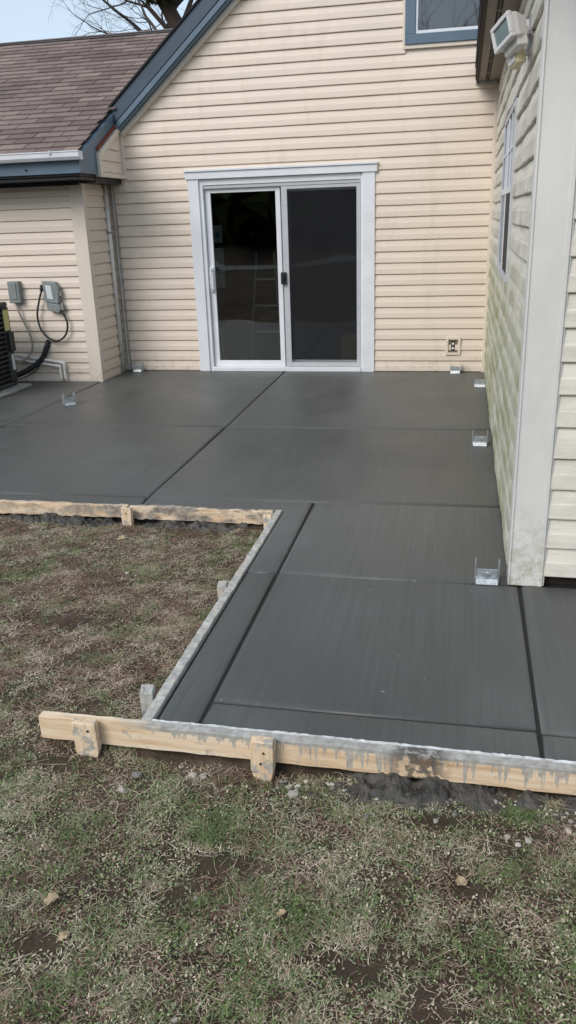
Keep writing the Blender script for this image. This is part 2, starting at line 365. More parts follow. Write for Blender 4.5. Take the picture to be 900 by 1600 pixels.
# ================================================================== SETTING: ground and patio
def vnoise(x, y, f, seed):
    r = np.random.default_rng(seed).random((64, 64)); X = x*f; Y = y*f
    xi = np.floor(X).astype(int); yi = np.floor(Y).astype(int); fx = X-xi; fy = Y-yi; fx = fx*fx*(3-2*fx); fy = fy*fy*(3-2*fy)
    g = lambda i, j: r[i % 64, j % 64]
    return (g(xi, yi)*(1-fx)+g(xi+1, yi)*fx)*(1-fy)+(g(xi, yi+1)*(1-fx)+g(xi+1, yi+1)*fx)*fy
def hgt(x, y):
    x = np.asarray(x, float); y = np.asarray(y, float)
    return -.112+.022*(vnoise(x, y, 1.3, 1)-.5)+.022*(vnoise(x, y, 5, 2)-.5)+.014*(vnoise(x, y, 17, 3)-.5)+.007*(vnoise(x, y, 45, 4)-.5)
def graded(a, b, st, far):
    m = list(np.arange(a, b, st)); s = st; lo = []; x = a
    while x > -far: s *= 1.35; x -= s; lo.append(x)
    s = st; hi = []; x = m[-1]
    while x < far: s *= 1.35; x += s; hi.append(x)
    return np.array(lo[::-1]+m+hi)
gx, gy = graded(-.8, 4.4, .016, 400), graded(-8.7, -4.4, .016, 400)
GX, GY = np.meshgrid(gx, gy); GZ = hgt(GX, GY)
nx, ny = len(gx), len(gy)
idx = np.arange(nx*ny).reshape(ny, nx); F = np.stack([idx[:-1, :-1], idx[:-1, 1:], idx[1:, 1:], idx[1:, :-1]], -1).reshape(-1, 4)
me = bpy.data.meshes.new('ground'); me.vertices.add(nx*ny); me.vertices.foreach_set('co', np.stack([GX, GY, GZ], -1).ravel())
me.loops.add(F.size); me.loops.foreach_set('vertex_index', F.ravel()); me.polygons.add(len(F)); me.polygons.foreach_set('loop_start', np.arange(len(F))*4); me.polygons.foreach_set('loop_total', np.full(len(F), 4))
me.update(calc_edges=True); me.materials.append(soil); g = bpy.data.objects.new('ground', me); COL.objects.link(g); g['kind'] = 'structure'

refl_strip = single('pale_reflection_strip', MB().box((-60, -26.2, -.13), (60, -24, -.06)), padm, kind='structure')  # pale strip added out of view to put a light streak in the door glass
slab = MB(); slab.box((-6, -4.6, -.12), (3.24, 0, -.016)); slab.box((1.94, -6.775, -.12), (5.2, -4.601, -.016))
slab.box((3.24, -4.6, -.12), (5.2, -2, -.016))
patio = single('patio', slab, groove, kind='structure')
def panel(poly):       # polygon in plan, inset by half a joint, tooled round edges
    bm = bmesh.new(); h = .007; n = len(poly); P = [Vector(p) for p in poly]; Q = []
    for i in range(n):
        a, b, c = P[i-1], P[i], P[(i+1) % n]; d1 = (b-a).normalized(); d2 = (c-b).normalized()
        n1 = Vector((-d1.y, d1.x)); n2 = Vector((-d2.y, d2.x))
        Q.append(b+n1*h+n2*h if abs(d1.dot(d2)) < .5 else b+n1*h)
    rings = [(0, -.016), (.001, -.010), (.004, -.006), (.012, -.0025), (.022, 0.0)]
    V = []
    for ins, z in rings:
        for i in range(n):
            a, b, c = Q[i-1], Q[i], Q[(i+1) % n]; d1 = (b-a).normalized(); d2 = (c-b).normalized()
            n1 = Vector((-d1.y, d1.x)); n2 = Vector((-d2.y, d2.x)); q = b+(n1+n2 if abs(d1.dot(d2)) < .5 else n1)*ins
            V.append((q.x, q.y, z))
    F = []
    for r in range(len(rings)-1):
        for i in range(n): F.append((r*n+i, r*n+(i+1) % n, (r+1)*n+(i+1) % n, (r+1)*n+i))
    F.append(tuple((len(rings)-1)*n+i for i in range(n)))
    mb = MB(); mb.v = V; mb.f = F; o = part('concrete_panel', mb, concrete, patio)
    for p in o.data.polygons: p.use_smooth = len(p.vertices) == 4 and p.area < .2
def rect(x0, y0, x1, y1, sk0=0, sk1=0): return [(x0, y0), (x1, y0+sk0), (x1, y1+sk1), (x0, y1)]
xj = 1.03
panel([(-6, -2.70), (-.975, -2.655), (-.955, -.665), (-6, -.66)])
panel([(-.975, -2.655), (xj, -2.60), (xj-.03, -.0), (-.94, 0), (-.95, -.66)])
panel([(xj, -2.60), (3.24, -2.55), (3.24, 0), (xj-.03, 0)])
panel([(-6, -4.50), (-1.0, -4.478), (-.975, -2.655), (-6, -2.70)])
panel([(-1.0, -4.478), (xj, -4.43), (xj, -2.60), (-.975, -2.655)])
panel([(xj, -4.43), (3.24, -4.375), (3.24, -2.55), (xj, -2.60)])
panel([(-6, -4.6), (-1.0, -4.6), (-1.0, -4.478), (-6, -4.50)])
panel([(-1.0, -4.6), (xj+.01, -4.6), (xj, -4.43), (-1.0, -4.478)])
panel([(xj+.01, -4.6), (1.942, -4.6), (1.942, -5.478), (2.103, -5.474), (2.103, -4.402), (xj, -4.43)])
panel([(2.103, -5.474), (3.24, -5.464), (3.24, -4.375), (2.103, -4.402)])
panel([(1.942, -6.772), (2.103, -6.775), (2.103, -5.474), (1.942, -5.478)])
panel([(2.103, -6.612), (3.258, -6.612), (3.262, -5.464), (2.103, -5.474)])
panel([(2.103, -6.775), (3.258, -6.785), (3.258, -6.612), (2.103, -6.612)])
panel([(3.258, -6.625), (5.2, -6.64), (5.2, -5.45), (3.262, -5.45)])
panel([(3.258, -6.785), (5.2, -6.80), (5.2, -6.64), (3.258, -6.625)])

# ================================================================== MAIN HOUSE (gabled, cream)
house = thing('gabled_house', 'tall cream sided house with a blue trimmed gable and white sliding door', 'house', (1, 0, 0))
XR = 3.232; E = .1151
rk = lambda z: (z-2.745)/.857-.605+.03           # left rake line on the wall
def spans(z):
    l = -.985 if z < 2.68 else rk; r = XR-.004 if z < 2.86 else (lambda zz: 6.1-(zz-2.745)/.857)
    if z < 2.1: return [(l, .03), (1.995, r)]
    if 3.17 < z < 4.35: return [(l, 2.31), (3.21, r)]
    return [(l, r)]
seamtab = {}
def seams(p):
    if p not in seamtab:
        fixed = {12: [.71, 2.3], 8: [1.576], 5: [2.6], 9: [2.72], 6: [.9], 13: [1.5]}
        seamtab[p] = fixed.get(p, [random.uniform(-.3, .9)+1.9*(p % 2), random.uniform(2.9, 3.1)+.6*(p % 2), 4.6])
    return seamtab[p]
wall_of_boards(house, cream, (0, 0, 0), (1, 0, 0), (0, -1, 0), .012, E, 47, spans, seams)
core = MB()                                                       # sheathing behind the boards, with the door and window openings left out
core.box((-.95, .003, -.1), (.10, .12, 2.08)); core.box((1.93, .003, -.1), (6.0, .12, 2.08)); core.box((-.95, .003, 2.08), (6.0, .12, 2.7))
core.prism([(-.6, .003, 2.7), (2.4, .003, 2.7), (2.4, .003, 5.25)], (0, .117, 0)); core.box((2.4, .003, 2.7), (3.1, .12, 3.27)); core.box((2.4, .003, 4.3), (3.1, .12, 5.2))
core.prism([(3.1, .003, 2.7), (6.1, .003, 2.7), (3.1, .003, 5.25)], (0, .117, 0))
core.box((-.95, .12, -.1), (-.83, 8, 2.7)); core.box((6, .12, -.1), (6.1, 8, 2.7))
part('wall', core, creamtrim, house)
# gable roof slopes, rake board, rake soffit, J channel
def slope_slab(xa, za, xb, zb, y0, y1, t0, t1):
    # slab following the slope between (xa,za) and (xb,zb), offset t0..t1 along the slope normal
    d = Vector((xb-xa, 0, zb-za)).normalized(); n = Vector((-d.z, 0, d.x))
    if n.z < 0: n = -n
    A, B = Vector((xa, 0, za)), Vector((xb, 0, zb))
    p = [A+n*t0, B+n*t0, B+n*t1, A+n*t1]; return [(q.x, y0, q.z) for q in p], (0, y1-y0, 0)
RA, RB = (-.755, 2.615), (2.75, 5.62)
def rake(mb, y0, y1, t0, t1, a=RA):
    mb.prism(*slope_slab(*a, *RB, y0, y1, t0, t1)); mb.prism(*slope_slab(5.5-a[0]+.75, a[1]-.64, *RB, y0, y1, t0, t1)); return mb
part('rake_board', rake(MB(), -.165, -.140, -.005, .125), darkblue, house, .003)
part('rake_moulding', rake(MB(), -.158, -.139, -.060, -.008), blue, house, .004)
part('rake_soffit', rake(MB(), -.139, -.018, -.074, -.060), blue, house)
part('rake_channel', rake(MB(), -.070, -.0, -.118, -.0765), creamtrim, house, .003)
roof = part('roof', rake(MB(), -.185, 8.2, .128, .146, (-.735, 2.632)), blackedge, house)
# chunky eave return where the rake ends above the wing roof
# --- sliding door (part with sub-parts)
door = part('sliding_door', MB().box((.10, -.012, -.01), (.158, .11, 2.06)).box((1.872, -.012, -.01), (1.925, .11, 2.06)).box((.158, -.012, 2.0), (1.872, .11, 2.06)).box((.158, -.03, .0), (1.872, .11, .045)), white, house, .003)
part('door_casing', MB().box((.0, -.036, .0), (.118, -.002, 2.062)), white, door, .003)
part('door_casing', MB().box((1.895, -.036, .0), (2.022, -.002, 2.062)), white, door, .003)
part('door_head', MB().box((-.022, -.05, 2.063), (2.045, -.002, 2.135)).box((-.032, -.066, 2.136), (2.055, -.002, 2.158)), white, door, .003)
part('door_track', MB().box((.158, .0, 1.965), (1.872, .03, 2.0)).box((.158, .05, 1.972), (1.872, .08, 2.0)), whitedull, door, .002)
# left moving leaf, right fixed leaf, screen
part('door_sash', MB().box((.162, .035, .046), (.225, .07, 1.97)).box((.948, .035, .046), (1.0, .07, 1.97)).box((.225, .035, .046), (.948, .07, .112)).box((.225, .035, 1.92), (.948, .07, 1.97)), white, door, .003)
part('glass_pane', MB().box((.225, .05, .112), (.948, .056, 1.92)), glass, door)
part('door_sash', MB().box((1.0, .075, .046), (1.06, .105, 1.97)).box((1.835, .075, .046), (1.871, .105, 1.97)).box((1.06, .075, .046), (1.835, .105, .112)).box((1.06, .075, 1.91), (1.835, .105, 1.97)), white, door, .003)
part('glass_pane', MB().box((1.06, .088, .112), (1.835, .094, 1.91)), glass, door)
part('screen_frame', MB().box((1.018, .006, .05), (1.082, .024, 1.962)).box((1.825, .006, .05), (1.868, .024, 1.962)).box((1.082, .006, .05), (1.825, .024, .098)).box((1.082, .006, 1.93), (1.825, .024, 1.962)), whitedull, door, .002)
part('insect_screen', MB().box((1.082, .013, .098), (1.825, .0145, 1.93)), scr, door)
hd = MB().tube([(.197, -.0, .91), (.197, -.045, .92), (.197, -.052, .96), (.197, -.052, 1.08), (.197, -.045, 1.12), (.197, 0, 1.13)], .009, 8); hd.box((.178, -.002, .89), (.214, .035, 1.15))
part('handle', hd, white, door, .002)
part('latch', MB().box((.992, -.03, .955), (1.052, .008, 1.085)).box((1.012, -.045, .985), (1.034, -.029, 1.05)), blackrub, door, .008)
# --- upper window
win = part('window', MB().box((2.283, -.03, 3.152), (3.26, -.002, 3.187)).box((2.283, -.03, 3.187), (2.307, -.002, 4.4)).box((3.24, -.03, 3.187), (3.262, -.002, 4.4)).box((2.283, -.03, 4.4), (3.262, -.002, 4.43)), creamtrim, house, .003)
part('window_casing', MB().box((2.307, -.045, 3.187), (3.24, -.004, 3.275)).box((2.307, -.045, 3.275), (2.405, -.004, 4.31)).box((3.15, -.045, 3.275), (3.24, -.004, 4.31)).box((2.307, -.045, 4.31), (3.24, -.004, 4.4)), blue, win, .004)
part('sash', MB().box((2.407, -.028, 3.277), (3.148, .05, 3.303)).box((2.407, -.028, 3.303), (2.428, .05, 4.3)).box((3.127, -.028, 3.303), (3.148, .05, 4.3)).box((2.428, -.02, 3.78), (3.127, .05, 3.82)), white, win, .002)
part('glass_pane', MB().box((2.428, .012, 3.303), (3.127, .018, 4.3)), winglass, win)
# recessed room behind the door and behind the window
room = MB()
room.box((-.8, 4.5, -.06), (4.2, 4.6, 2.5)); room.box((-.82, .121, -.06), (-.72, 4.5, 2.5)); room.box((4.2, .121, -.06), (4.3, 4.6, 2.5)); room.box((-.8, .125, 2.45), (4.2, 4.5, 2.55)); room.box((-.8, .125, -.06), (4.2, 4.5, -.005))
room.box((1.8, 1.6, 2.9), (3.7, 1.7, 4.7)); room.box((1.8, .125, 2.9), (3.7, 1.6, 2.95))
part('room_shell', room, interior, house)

# ================================================================== LEFT WING (low, shingled roof)
wing = thing('shingled_wing', 'low cream sided wing with a brown shingle roof and white gutter at left', 'house wing', (-2.5, -.6, 0))
YF, XS = -.654, -.955
wall_of_boards(wing, cream, (0, YF, 0), (1, 0, 0), (0, -1, 0), -.02, E, 18, lambda z: [(-6.0, -1.075)], lambda p: [-3.0+.7*(p % 3)])
wall_of_boards(wing, cream, (XS, YF, 0), (0, 1, 0), (1, 0, 0), -.02, E, 18, lambda z: [(.05, -YF-.018)], lambda p: [], tuck=.5, step=.08)
part('corner_post', MB().box((-1.085, YF-.022, -.018), (-.953, YF-.001, 2.06)).box((-.9545, YF-.022, -.018), (XS+.022, YF+.055, 2.06)), creamtrim, wing, .004)
part('wall', MB().box((-6, YF+.003, -.1), (XS-.003, YF+.1, 2.2)).box((XS-.1, YF+.1, -.1), (XS-.003, 0, 2.2)), creamtrim, wing)
RZ = lambda y: 2.31+.5*(y+1.104)
YR = 2.06
# roof deck: eave to ridge, cut along the valley under the gable roof
vx = lambda y: -.50+.58*y
deck = MB(); T = .035
def deckpoly(off): return [(-6, -1.09, RZ(-1.09)+off), (-.75, -1.09, RZ(-1.09)+off), (-.75, -.2, RZ(-.2)+off), (-.62, 0, RZ(0)+off), (vx(YR)+.1, YR, RZ(YR)+off), (-6, YR, RZ(YR)+off)]
deck.prism(deckpoly(-.012-T), (0, 0, T)); deck.prism([(-6, YR, RZ(YR)-.05), (vx(YR), YR, RZ(YR)-.05), (vx(YR)+.5, YR+2.5, RZ(YR)-1.3), (-6, YR+2.5, RZ(YR)-1.3)], (0, 0, .03))
wroof = part('roof', deck, blackedge, wing)
s = .13; th = math.atan(.5); cs, sn = math.cos(th), math.sin(th)
def shingle_mesh(w, x0=0):
    mb = MB(); L = s+.03; t0, t1 = .016, .003    # butt lies proud, head tucked
    V = [(x0, 0, 0), (x0+w, 0, 0), (x0+w, L, -.002), (x0, L, -.002), (x0, 0, t0), (x0+w, 0, t0), (x0+w, L, t1-.002), (x0, L, t1-.002)]
    mb.add([(v[0], v[1]*cs-v[2]*sn, v[1]*sn+v[2]*cs) for v in V], [(0,3,2,1),(4,5,6,7),(0,1,5,4),(1,2,6,5),(2,3,7,6),(3,0,4,7)]); return mesh('shingle', mb, shm)
shared = [shingle_mesh(.3-random.uniform(.008, .012), random.uniform(0, .003)) for _ in range(4)]
far_sh = MB(); wl = Vector(wing.location)
nrow = int(math.hypot(YR+1.12, RZ(YR)-RZ(-1.12))/s)
for r in range(nrow+1):
    d = r*s; y = -1.125+d*cs; z = RZ(-1.125)+d*sn; ph = (.15 if r % 2 else 0)+random.uniform(-.012, .012)
    xmax = -.735 if y < -.24 else (vx(y)+.22 if y > 0 else -.68)
    xmin = -2.15-(y+1.12)*.38
    k = 0; x = -6+ph
    while x < xmax-.03:
        w = min(.3, xmax-x)
        dz = random.uniform(-.0008, .0016)
        if x > xmin:
            me_ = shared[random.randrange(4)] if w > .299 else shingle_mesh(w-.003)
            o = bpy.data.objects.new('shingle', me_); COL.objects.link(o); o.parent = wroof; o.location = Vector((x, y, z+dz))-wl
            o.rotation_euler = (0, 0, random.uniform(-.004, .004))
        else:
            L = s+.03; far_sh.add([(x, y, z), (x+w-.004, y, z), (x+w-.004, y, z+.014), (x, y, z+.014), (x, y+L*cs, z+L*sn), (x+w-.004, y+L*cs, z+L*sn)], [(0, 1, 2, 3), (3, 2, 5, 4)])
        x += w
fs = part('shingle', far_sh, shm, wroof); fs['kind'] = 'stuff'
part('ridge_cap', MB().prism([(-6, YR-.07, RZ(YR-.07)+.014), (-6, YR, RZ(YR)+.022), (-6, YR+.14, RZ(YR-.14)+.01), (-6, YR, RZ(YR)+.002)], (5.35+.62+.7-.3, 0, 0)), blackedge, wroof)
# eaves: fascia, soffit, gutter, side rake, boxed return
part('fascia', MB().box((-6, -1.105, 2.118), (-.752, -1.08, 2.29)), blue, wing, .003)
part('soffit', MB().box((-6, -1.079, 2.095), (-.757, -.64, 2.117)).box((-6, -.70, 2.03), (-.96, -.677, 2.094)).box((-.945, -.70, 2.045), (-.76, -.02, 2.094)), navy, wing, .004)
part('soffit_moulding', MB().box((-6, -1.06, 2.060), (-.765, -1.035, 2.0945)).box((-.79, -1.034, 2.060), (-.765, -.71, 2.0945)), navy, wing, .006)
gut = MB(); gp = [(-1.108, 2.235), (-1.175, 2.235), (-1.197, 2.262), (-1.2, 2.30), (-1.207, 2.305), (-1.207, 2.314), (-1.192, 2.314), (-1.186, 2.262), (-1.17, 2.247), (-1.12, 2.247), (-1.12, 2.31), (-1.108, 2.31)]
gut.prism([(-6, p[0], p[1]) for p in gp], (5.31, 0, 0)); gut.prism([(-.689, -1.108, 2.236), (-.689, -1.175, 2.236), (-.689, -1.197, 2.262), (-.689, -1.203, 2.313), (-.689, -1.108, 2.309)], (.004, 0, 0))
gutter = part('gutter', gut, white, wing)
for xx in (-.98, -1.75): part('gutter_bracket', MB().box((xx-.012, -1.20, 2.3145), (xx+.012, -1.11, 2.322)).box((xx-.012, -1.2115, 2.290), (xx+.012, -1.2075, 2.322)), whitedull, gutter)
for xx in (-1.30, -1.62, -2.2): part('gutter_screw', MB().tube([(xx, -1.105, 2.165), (xx, -1.122, 2.165)], .009, 8), navy, wing)
sr = MB(); Xe = -.752                                            # side rake board under the shingle edge
sr.prism([(Xe, -1.104, 2.118), (Xe, -.70, 2.118), (Xe, -.66, 2.36), (Xe, -.02, RZ(-.02)-.165), (Xe, -.02, RZ(-.02)-.045), (Xe, -1.104, RZ(-1.104)-.02)], (.022, 0, 0))
part('side_rake_board', sr, blue, wing, .002)
part('side_rake_moulding', MB().prism([(Xe+.023, -1.10, RZ(-1.1)-.085), (Xe+.023, -.1, RZ(-.1)-.09), (Xe+.023, -.1, RZ(-.1)-.046), (Xe+.023, -1.10, RZ(-1.1)-.03)], (.012, 0, 0)), blue, wing, .002)
# boxed return panel: frame trim and three short boards
ret = part('boxed_return', MB().prism([(-.95, -.690, 2.10), (-.95, -.005, 2.10), (-.95, -.005, 2.655), (-.95, -.690, 2.318)], (.222, 0, 0)), creamtrim, wing)
fx = -.7275
fr = MB(); fr.box((fx, -.695, 2.098), (fx+.034, -.642, 2.325)); fr.box((fx, -.045, 2.098), (fx+.034, -.004, 2.665)); fr.box((fx, -.641, 2.098), (fx+.034, -.046, 2.140))
fr.prism([(fx, -.641, 2.29), (fx, -.046, 2.585), (fx, -.046, 2.64), (fx, -.641, 2.345)], (.034, 0, 0))
part('return_trim', fr, creamtrim, ret, .003)
for zz in (2.15, 2.265, 2.38, 2.495):
    sy = (lambda zc: max(.055, (zc-2.30)/.4957+.055)) 
    board(ret, cream, (fx, -.695, 0), (0, 1, 0), (1, 0, 0), sy, .640, zz, .115, tuck=.8, step=.05)
part('exposed_wood_strip', MB().prism([(Xe+.023, -.68, 2.350), (Xe+.023, -.02, 2.675), (Xe+.023, -.02, 2.693), (Xe+.023, -.68, 2.368)], (.02, 0, 0)), redwood, ret)
part('wall_trim', MB().box((-.80, -.026, 1.985), (-.715, -.003, 2.096)), creamtrim, wing, .003)

# ================================================================== RIGHT ANNEX (weathered white)
annex = thing('weathered_annex', 'weathered white sided annex at right with green algae and a small window', 'building', (4.5, -3, 0))
YC = -5.442; EA = .1414; ZA = .054
wy0, wy1, wz0, wz1 = -3.62, -2.22, 1.22, 2.26
def sps(z):
    if wz0+.03 < z < wz1-.02: return [(.012, -wy1), (-wy0, -YC-.062)]
    return [(.012, -YC-.062)]
wall_of_boards(annex, annex_side, (XR, 0, 0), (0, -1, 0), (-1, 0, 0), ZA-.03, EA, 20, sps, lambda p: [], warp=.0022, tuck=.75, jit=.0018, step=.11)
wall_of_boards(annex, annex_front, (0, YC, 0), (1, 0, 0), (0, -1, 0), ZA, EA, 20, lambda z: [(XR+.118, 8.6)], lambda p: [4.4+.5*(p % 2), 6.7], jit=.001)
part('corner_post', MB().box((XR-.024, YC-.024, -.004), (XR+.13, YC-.0005, 2.93)).box((XR-.024, YC, -.004), (XR-.001, YC+.10, 2.93)), annex_post, annex, .005)
part('post_flange', MB().box((XR+.131, YC-.019, .0), (XR+.139, YC-.0005, 2.93)).box((XR-.0245, YC-.030, .0), (XR-.016, YC-.0245, 2.93)).box((XR+.112, YC-.030, .0), (XR+.1295, YC-.0245, 2.93)), annex_post, annex, .002)
part('foundation', MB().box((XR+.02, YC+.05, -.11), (8.5, YC+.25, .05)).box((XR+.02, YC+.25, -.11), (XR+.2, -.03, .02)), dirtyfound, annex)
part('wall', MB().box((XR+.003, YC+.003, .02), (XR+.1, wy0, 2.9)).box((XR+.003, wy1, .02), (XR+.1, -.02, 2.9)).box((XR+.003, wy0, .02), (XR+.1, wy1, wz0+.03)).box((XR+.003, wy0, wz1-.02), (XR+.1, wy1, 2.9)).box((XR+.1, YC+.003, .05), (8.5, YC+.1, 2.9)).box((8.5, YC+.003, .05), (8.6, 0, 2.9))
     .box((XR+.1, -3.7, 1.0), (XR+.9, -3.65, 2.4)), dirtyfound, annex)
part('end_channel', MB().box((XR-.046, -.030, -.03), (XR-.0185, -.002, 2.80)).box((XR-.018, -.03, -.03), (XR+.001, -.012, 2.80)), creamtrim, annex, .002)
# soffit, fascia, roof
sf = part('soffit', MB().box((3.028, -6.2, 2.83), (XR+.05, -.035, 2.842)), soffitm, annex)
for k, y0 in enumerate(np.arange(-6.1, -.3, .62)):
    v = part('soffit_vent', MB().box((3.082, y0, 2.8268), (3.128, y0+.58, 2.8297)), soffitm, sf)
    sl = MB()
    for q in range(23): sl.box((3.088, y0+.012+q*.0245, 2.8246), (3.103, y0+.024+q*.0245, 2.8266)).box((3.108, y0+.012+q*.0245, 2.8246), (3.123, y0+.024+q*.0245, 2.8266))
    part('vent_slots', sl, ventm, sf)
part('fascia', MB().box((3.003, -6.2, 2.815), (3.0275, -.03, 2.96)), fasciabrown, annex)
part('drip_edge', MB().box((2.992, -6.2, 2.845), (3.0025, -.022, 2.975)), blackedge, annex)
part('end_trim', MB().box((2.995, -.029, 2.800), (XR-.03, -.004, 2.829)), whitedull, annex)
part('roof', MB().prism([(2.985, 0, 2.976), (5.9, 0, 4.1), (8.9, 0, 2.976), (8.9, 0, 2.95), (5.9, 0, 4.07), (2.985, 0, 2.95)][:3]+[(8.9, 0, 2.95), (5.9, 0, 4.074), (2.985, 0, 2.95)], (0, -6.25, 0)), blackedge, annex)
part('front_gable', MB().prism([(XR, YC+.01, 2.9), (8.5, YC+.01, 2.9), (5.9, YC+.01, 4.0)], (0, .06, 0)), annex_front, annex)
# side window: frame, mid rail, muntins, panes
wf = XR-.024
wn = part('window', MB().box((wf, wy0, wz0), (XR+.06, wy0+.035, wz1)).box((wf, wy1-.035, wz0), (XR+.06, wy1, wz1)).box((wf, wy0+.035, wz1-.035), (XR+.06, wy1-.035, wz1)).box((wf-.008, wy0+.035, wz0), (XR+.06, wy1-.035, wz0+.04)), whitedull, annex, .003)
ym = (wy0+wy1)/2+.05; zm = 1.77
part('mullion', MB().box((wf+.002, ym-.02, wz0+.041), (XR+.05, ym+.02, wz1-.036)), white, wn, .002)
for (ya, yb) in ((wy0+.036, ym-.021), (ym+.021, wy1-.036)):
    part('meeting_rail', MB().box((wf+.003, ya, zm-.02), (XR+.05, yb, zm+.02)), white, wn, .002)
    m3 = MB(); c = (ya+yb)/2; m3.box((wf+.005, c-.009, zm+.021), (wf+.014, c+.009, wz1-.036)); m3.box((wf+.005, ya, (zm+wz1)/2-.009), (wf+.014, c-.0095, (zm+wz1)/2+.009)); m3.box((wf+.005, c+.0095, (zm+wz1)/2-.009), (wf+.014, yb, (zm+wz1)/2+.009))
    part('muntin', m3, white, wn)
    part('glass_pane', MB().box((wf+.009, ya, zm+.021), (wf+.013, yb, wz1-.036)), sideglass, wn)
    if ya > ym: part('glass_pane', MB().box((wf+.009, ya, wz0+.041), (wf+.013, yb, zm-.021)), sideglass, wn)
    else: part('insect_screen', MB().box((wf+.007, ya, wz0+.041), (wf+.010, yb, zm-.021)), blackrub, wn)
cur = simple('pale_blue_curtain', srgb(150, 164, 182), .8)
part('curtain', MB().box((wf+.02, ym+.022, wz0+.05), (wf+.024, wy1-.04, zm-.02)).box((wf+.02, wy0+.04, zm+.02), (wf+.024, wy1-.04, wz1-.04)), cur, wn)

# ================================================================== THINGS ON THE HOUSE WALLS
# flood lamp
fl = thing('flood_light', 'white twin arm flood light with a yellowed motion sensor under the annex eave', 'flood light', (XR, -4.6, 2.40))
bp_ = MB(); c = Vector((XR-.012, -4.57, 2.405))
ring = lambda x, r, k=16, sy=1, sz=1, cy=-4.57, cz=2.405: [(x, cy+r*sy*math.cos(2*math.pi*i/k), cz+r*sz*math.sin(2*math.pi*i/k)) for i in range(k)]
bp_.prism(ring(XR-.005, .062, 16, 1, 1.55), (-.022, 0, 0)); part('base_plate', bp_, lampgrey, fl, .003)
bp2 = MB(); bp2.prism(ring(XR-.027, .05, 16, 1, 1.5), (-.018, 0, 0)); part('cover', bp2, lampwhite, fl, .006)
hc = Vector((XR-.150, -4.78, 2.395))
Dv = (hc-camo.matrix_world.translation).normalized(); FWo, FW = FW, Dv; RTo, RT = RT, (RT-Dv*RT.dot(Dv)).normalized(); UPo, UP = UP, RT.cross(Dv).normalized()
Ar = (RT*-24+UP*-28-FW*-45)/55.0; Br = (RT*11+UP*-32-FW*14)/36.6; Ar.normalize(); Br = (Br-Ar*Br.dot(Ar)).normalized(); Nr = Ar.cross(Br)
if Nr.dot(FW) > 0: Nr = -Nr
w2, h2 = .076, .051
def q(a, b, n): return hc+Ar*a+Br*b+Nr*n
hb = MB(); V = []
for (sa, nn) in ((1, -.005), (1, -.03), (.72, -.085), (.45, -.10)):
    for (i, j) in ((-1, -1), (1, -1), (1, 1), (-1, 1)): V.append(q(i*w2*sa, j*h2*sa, nn))
hb.add(V, [(3, 2, 1, 0)]+[(r*4+i, r*4+(i+1) % 4, r*4+4+(i+1) % 4, r*4+4+i) for r in range(3) for i in range(4)]+[(12, 13, 14, 15)])
head = part('lamp_head', hb, lampwhite, fl, .004)
fb = MB(); t = .014
def obox(mb, a0, a1, b0, b1, n0, n1):
    mb.add([q(a, b, n) for n in (n0, n1) for (a, b) in ((a0, b0), (a1, b0), (a1, b1), (a0, b1))], [(0,3,2,1),(4,5,6,7),(0,1,5,4),(1,2,6,5),(2,3,7,6),(3,0,4,7)]); return mb
e_ = .004
obox(fb, -w2-e_, w2+e_, -h2-e_, -h2+t, -.004, .016); obox(fb, -w2-e_, w2+e_, h2-t, h2+e_, -.004, .016); obox(fb, -w2-e_, -w2+t, -h2+t, h2-t, -.004, .016); obox(fb, w2-t, w2+e_, -h2+t, h2-t, -.004, .016)
part('lamp_bezel', fb, lampwhite, head, .003)
part('lamp_glass', obox(MB(), -w2+t, w2-t, -h2+t, h2-t, .004, .007), simple('lamp_lens', srgb(112, 128, 128), .12), head)
part('wiring_box', obox(MB(), -.06, .06, h2*.55, h2+.035, -.075, -.02), lampwhite, head, .006)
part('bezel_clip', obox(MB(), -.02, .02, -h2-.012, -h2-.005, -.02, .008), lampgrey, head)
arm = MB(); arm.tube([hc-Nr*.09, hc-Nr*.105+Vector((.02, .03, 0)), Vector((XR-.045, -4.60, 2.43))], .011, 10); part('swivel_arm', arm, lampwhite, fl, smooth=True)
kn = MB(); kn.tube([Vector((XR-.042, -4.60, 2.43)), Vector((XR-.075, -4.61, 2.43))], .022, 12); part('knuckle', kn, lampwhite, fl, .002)
sc_ = Vector((XR-.095, -4.72, 2.305)); keep = hc; hc = sc_
sb = MB(); obox(sb, -.04, .04, -.03, .042, -.035, .015); sen = part('motion_sensor', sb, ivory, fl, .006); part('sensor_lens', obox(MB(), -.03, .03, .0, .032, .0155, .021), lampwhite, sen, .002)
part('swivel_arm', MB().tube([sc_-Nr*.04, Vector((XR-.03, -4.62, 2.33))], .009, 8), lampwhite, fl)
hc = keep
# outlet
ol = thing('outlet_box', 'cream recessed outdoor outlet box low on the wall right of the sliding door', 'outlet', (2.875, -.016, .28))
part('box_frame', MB().box((2.795, -.036, .186), (2.825, -.010, .378)).box((2.925, -.036, .186), (2.955, -.010, .378)).box((2.825, -.036, .186), (2.925, -.010, .212)).box((2.825, -.036, .350), (2.925, -.010, .378)), creamtrim, ol, .004)
part('recess', MB().box((2.825, -.0175, .212), (2.925, -.012, .350)), simple('recess_brown', srgb(128, 112, 98), .7), ol)
part('cover_plate', MB().box((2.853, -.026, .232), (2.893, -.018, .335)), blackrub, ol, .008)
for zz in (.26, .307): part('socket', MB().tube([(2.873, -.027, zz), (2.873, -.031, zz)], .014, 10), greypipe, ol)
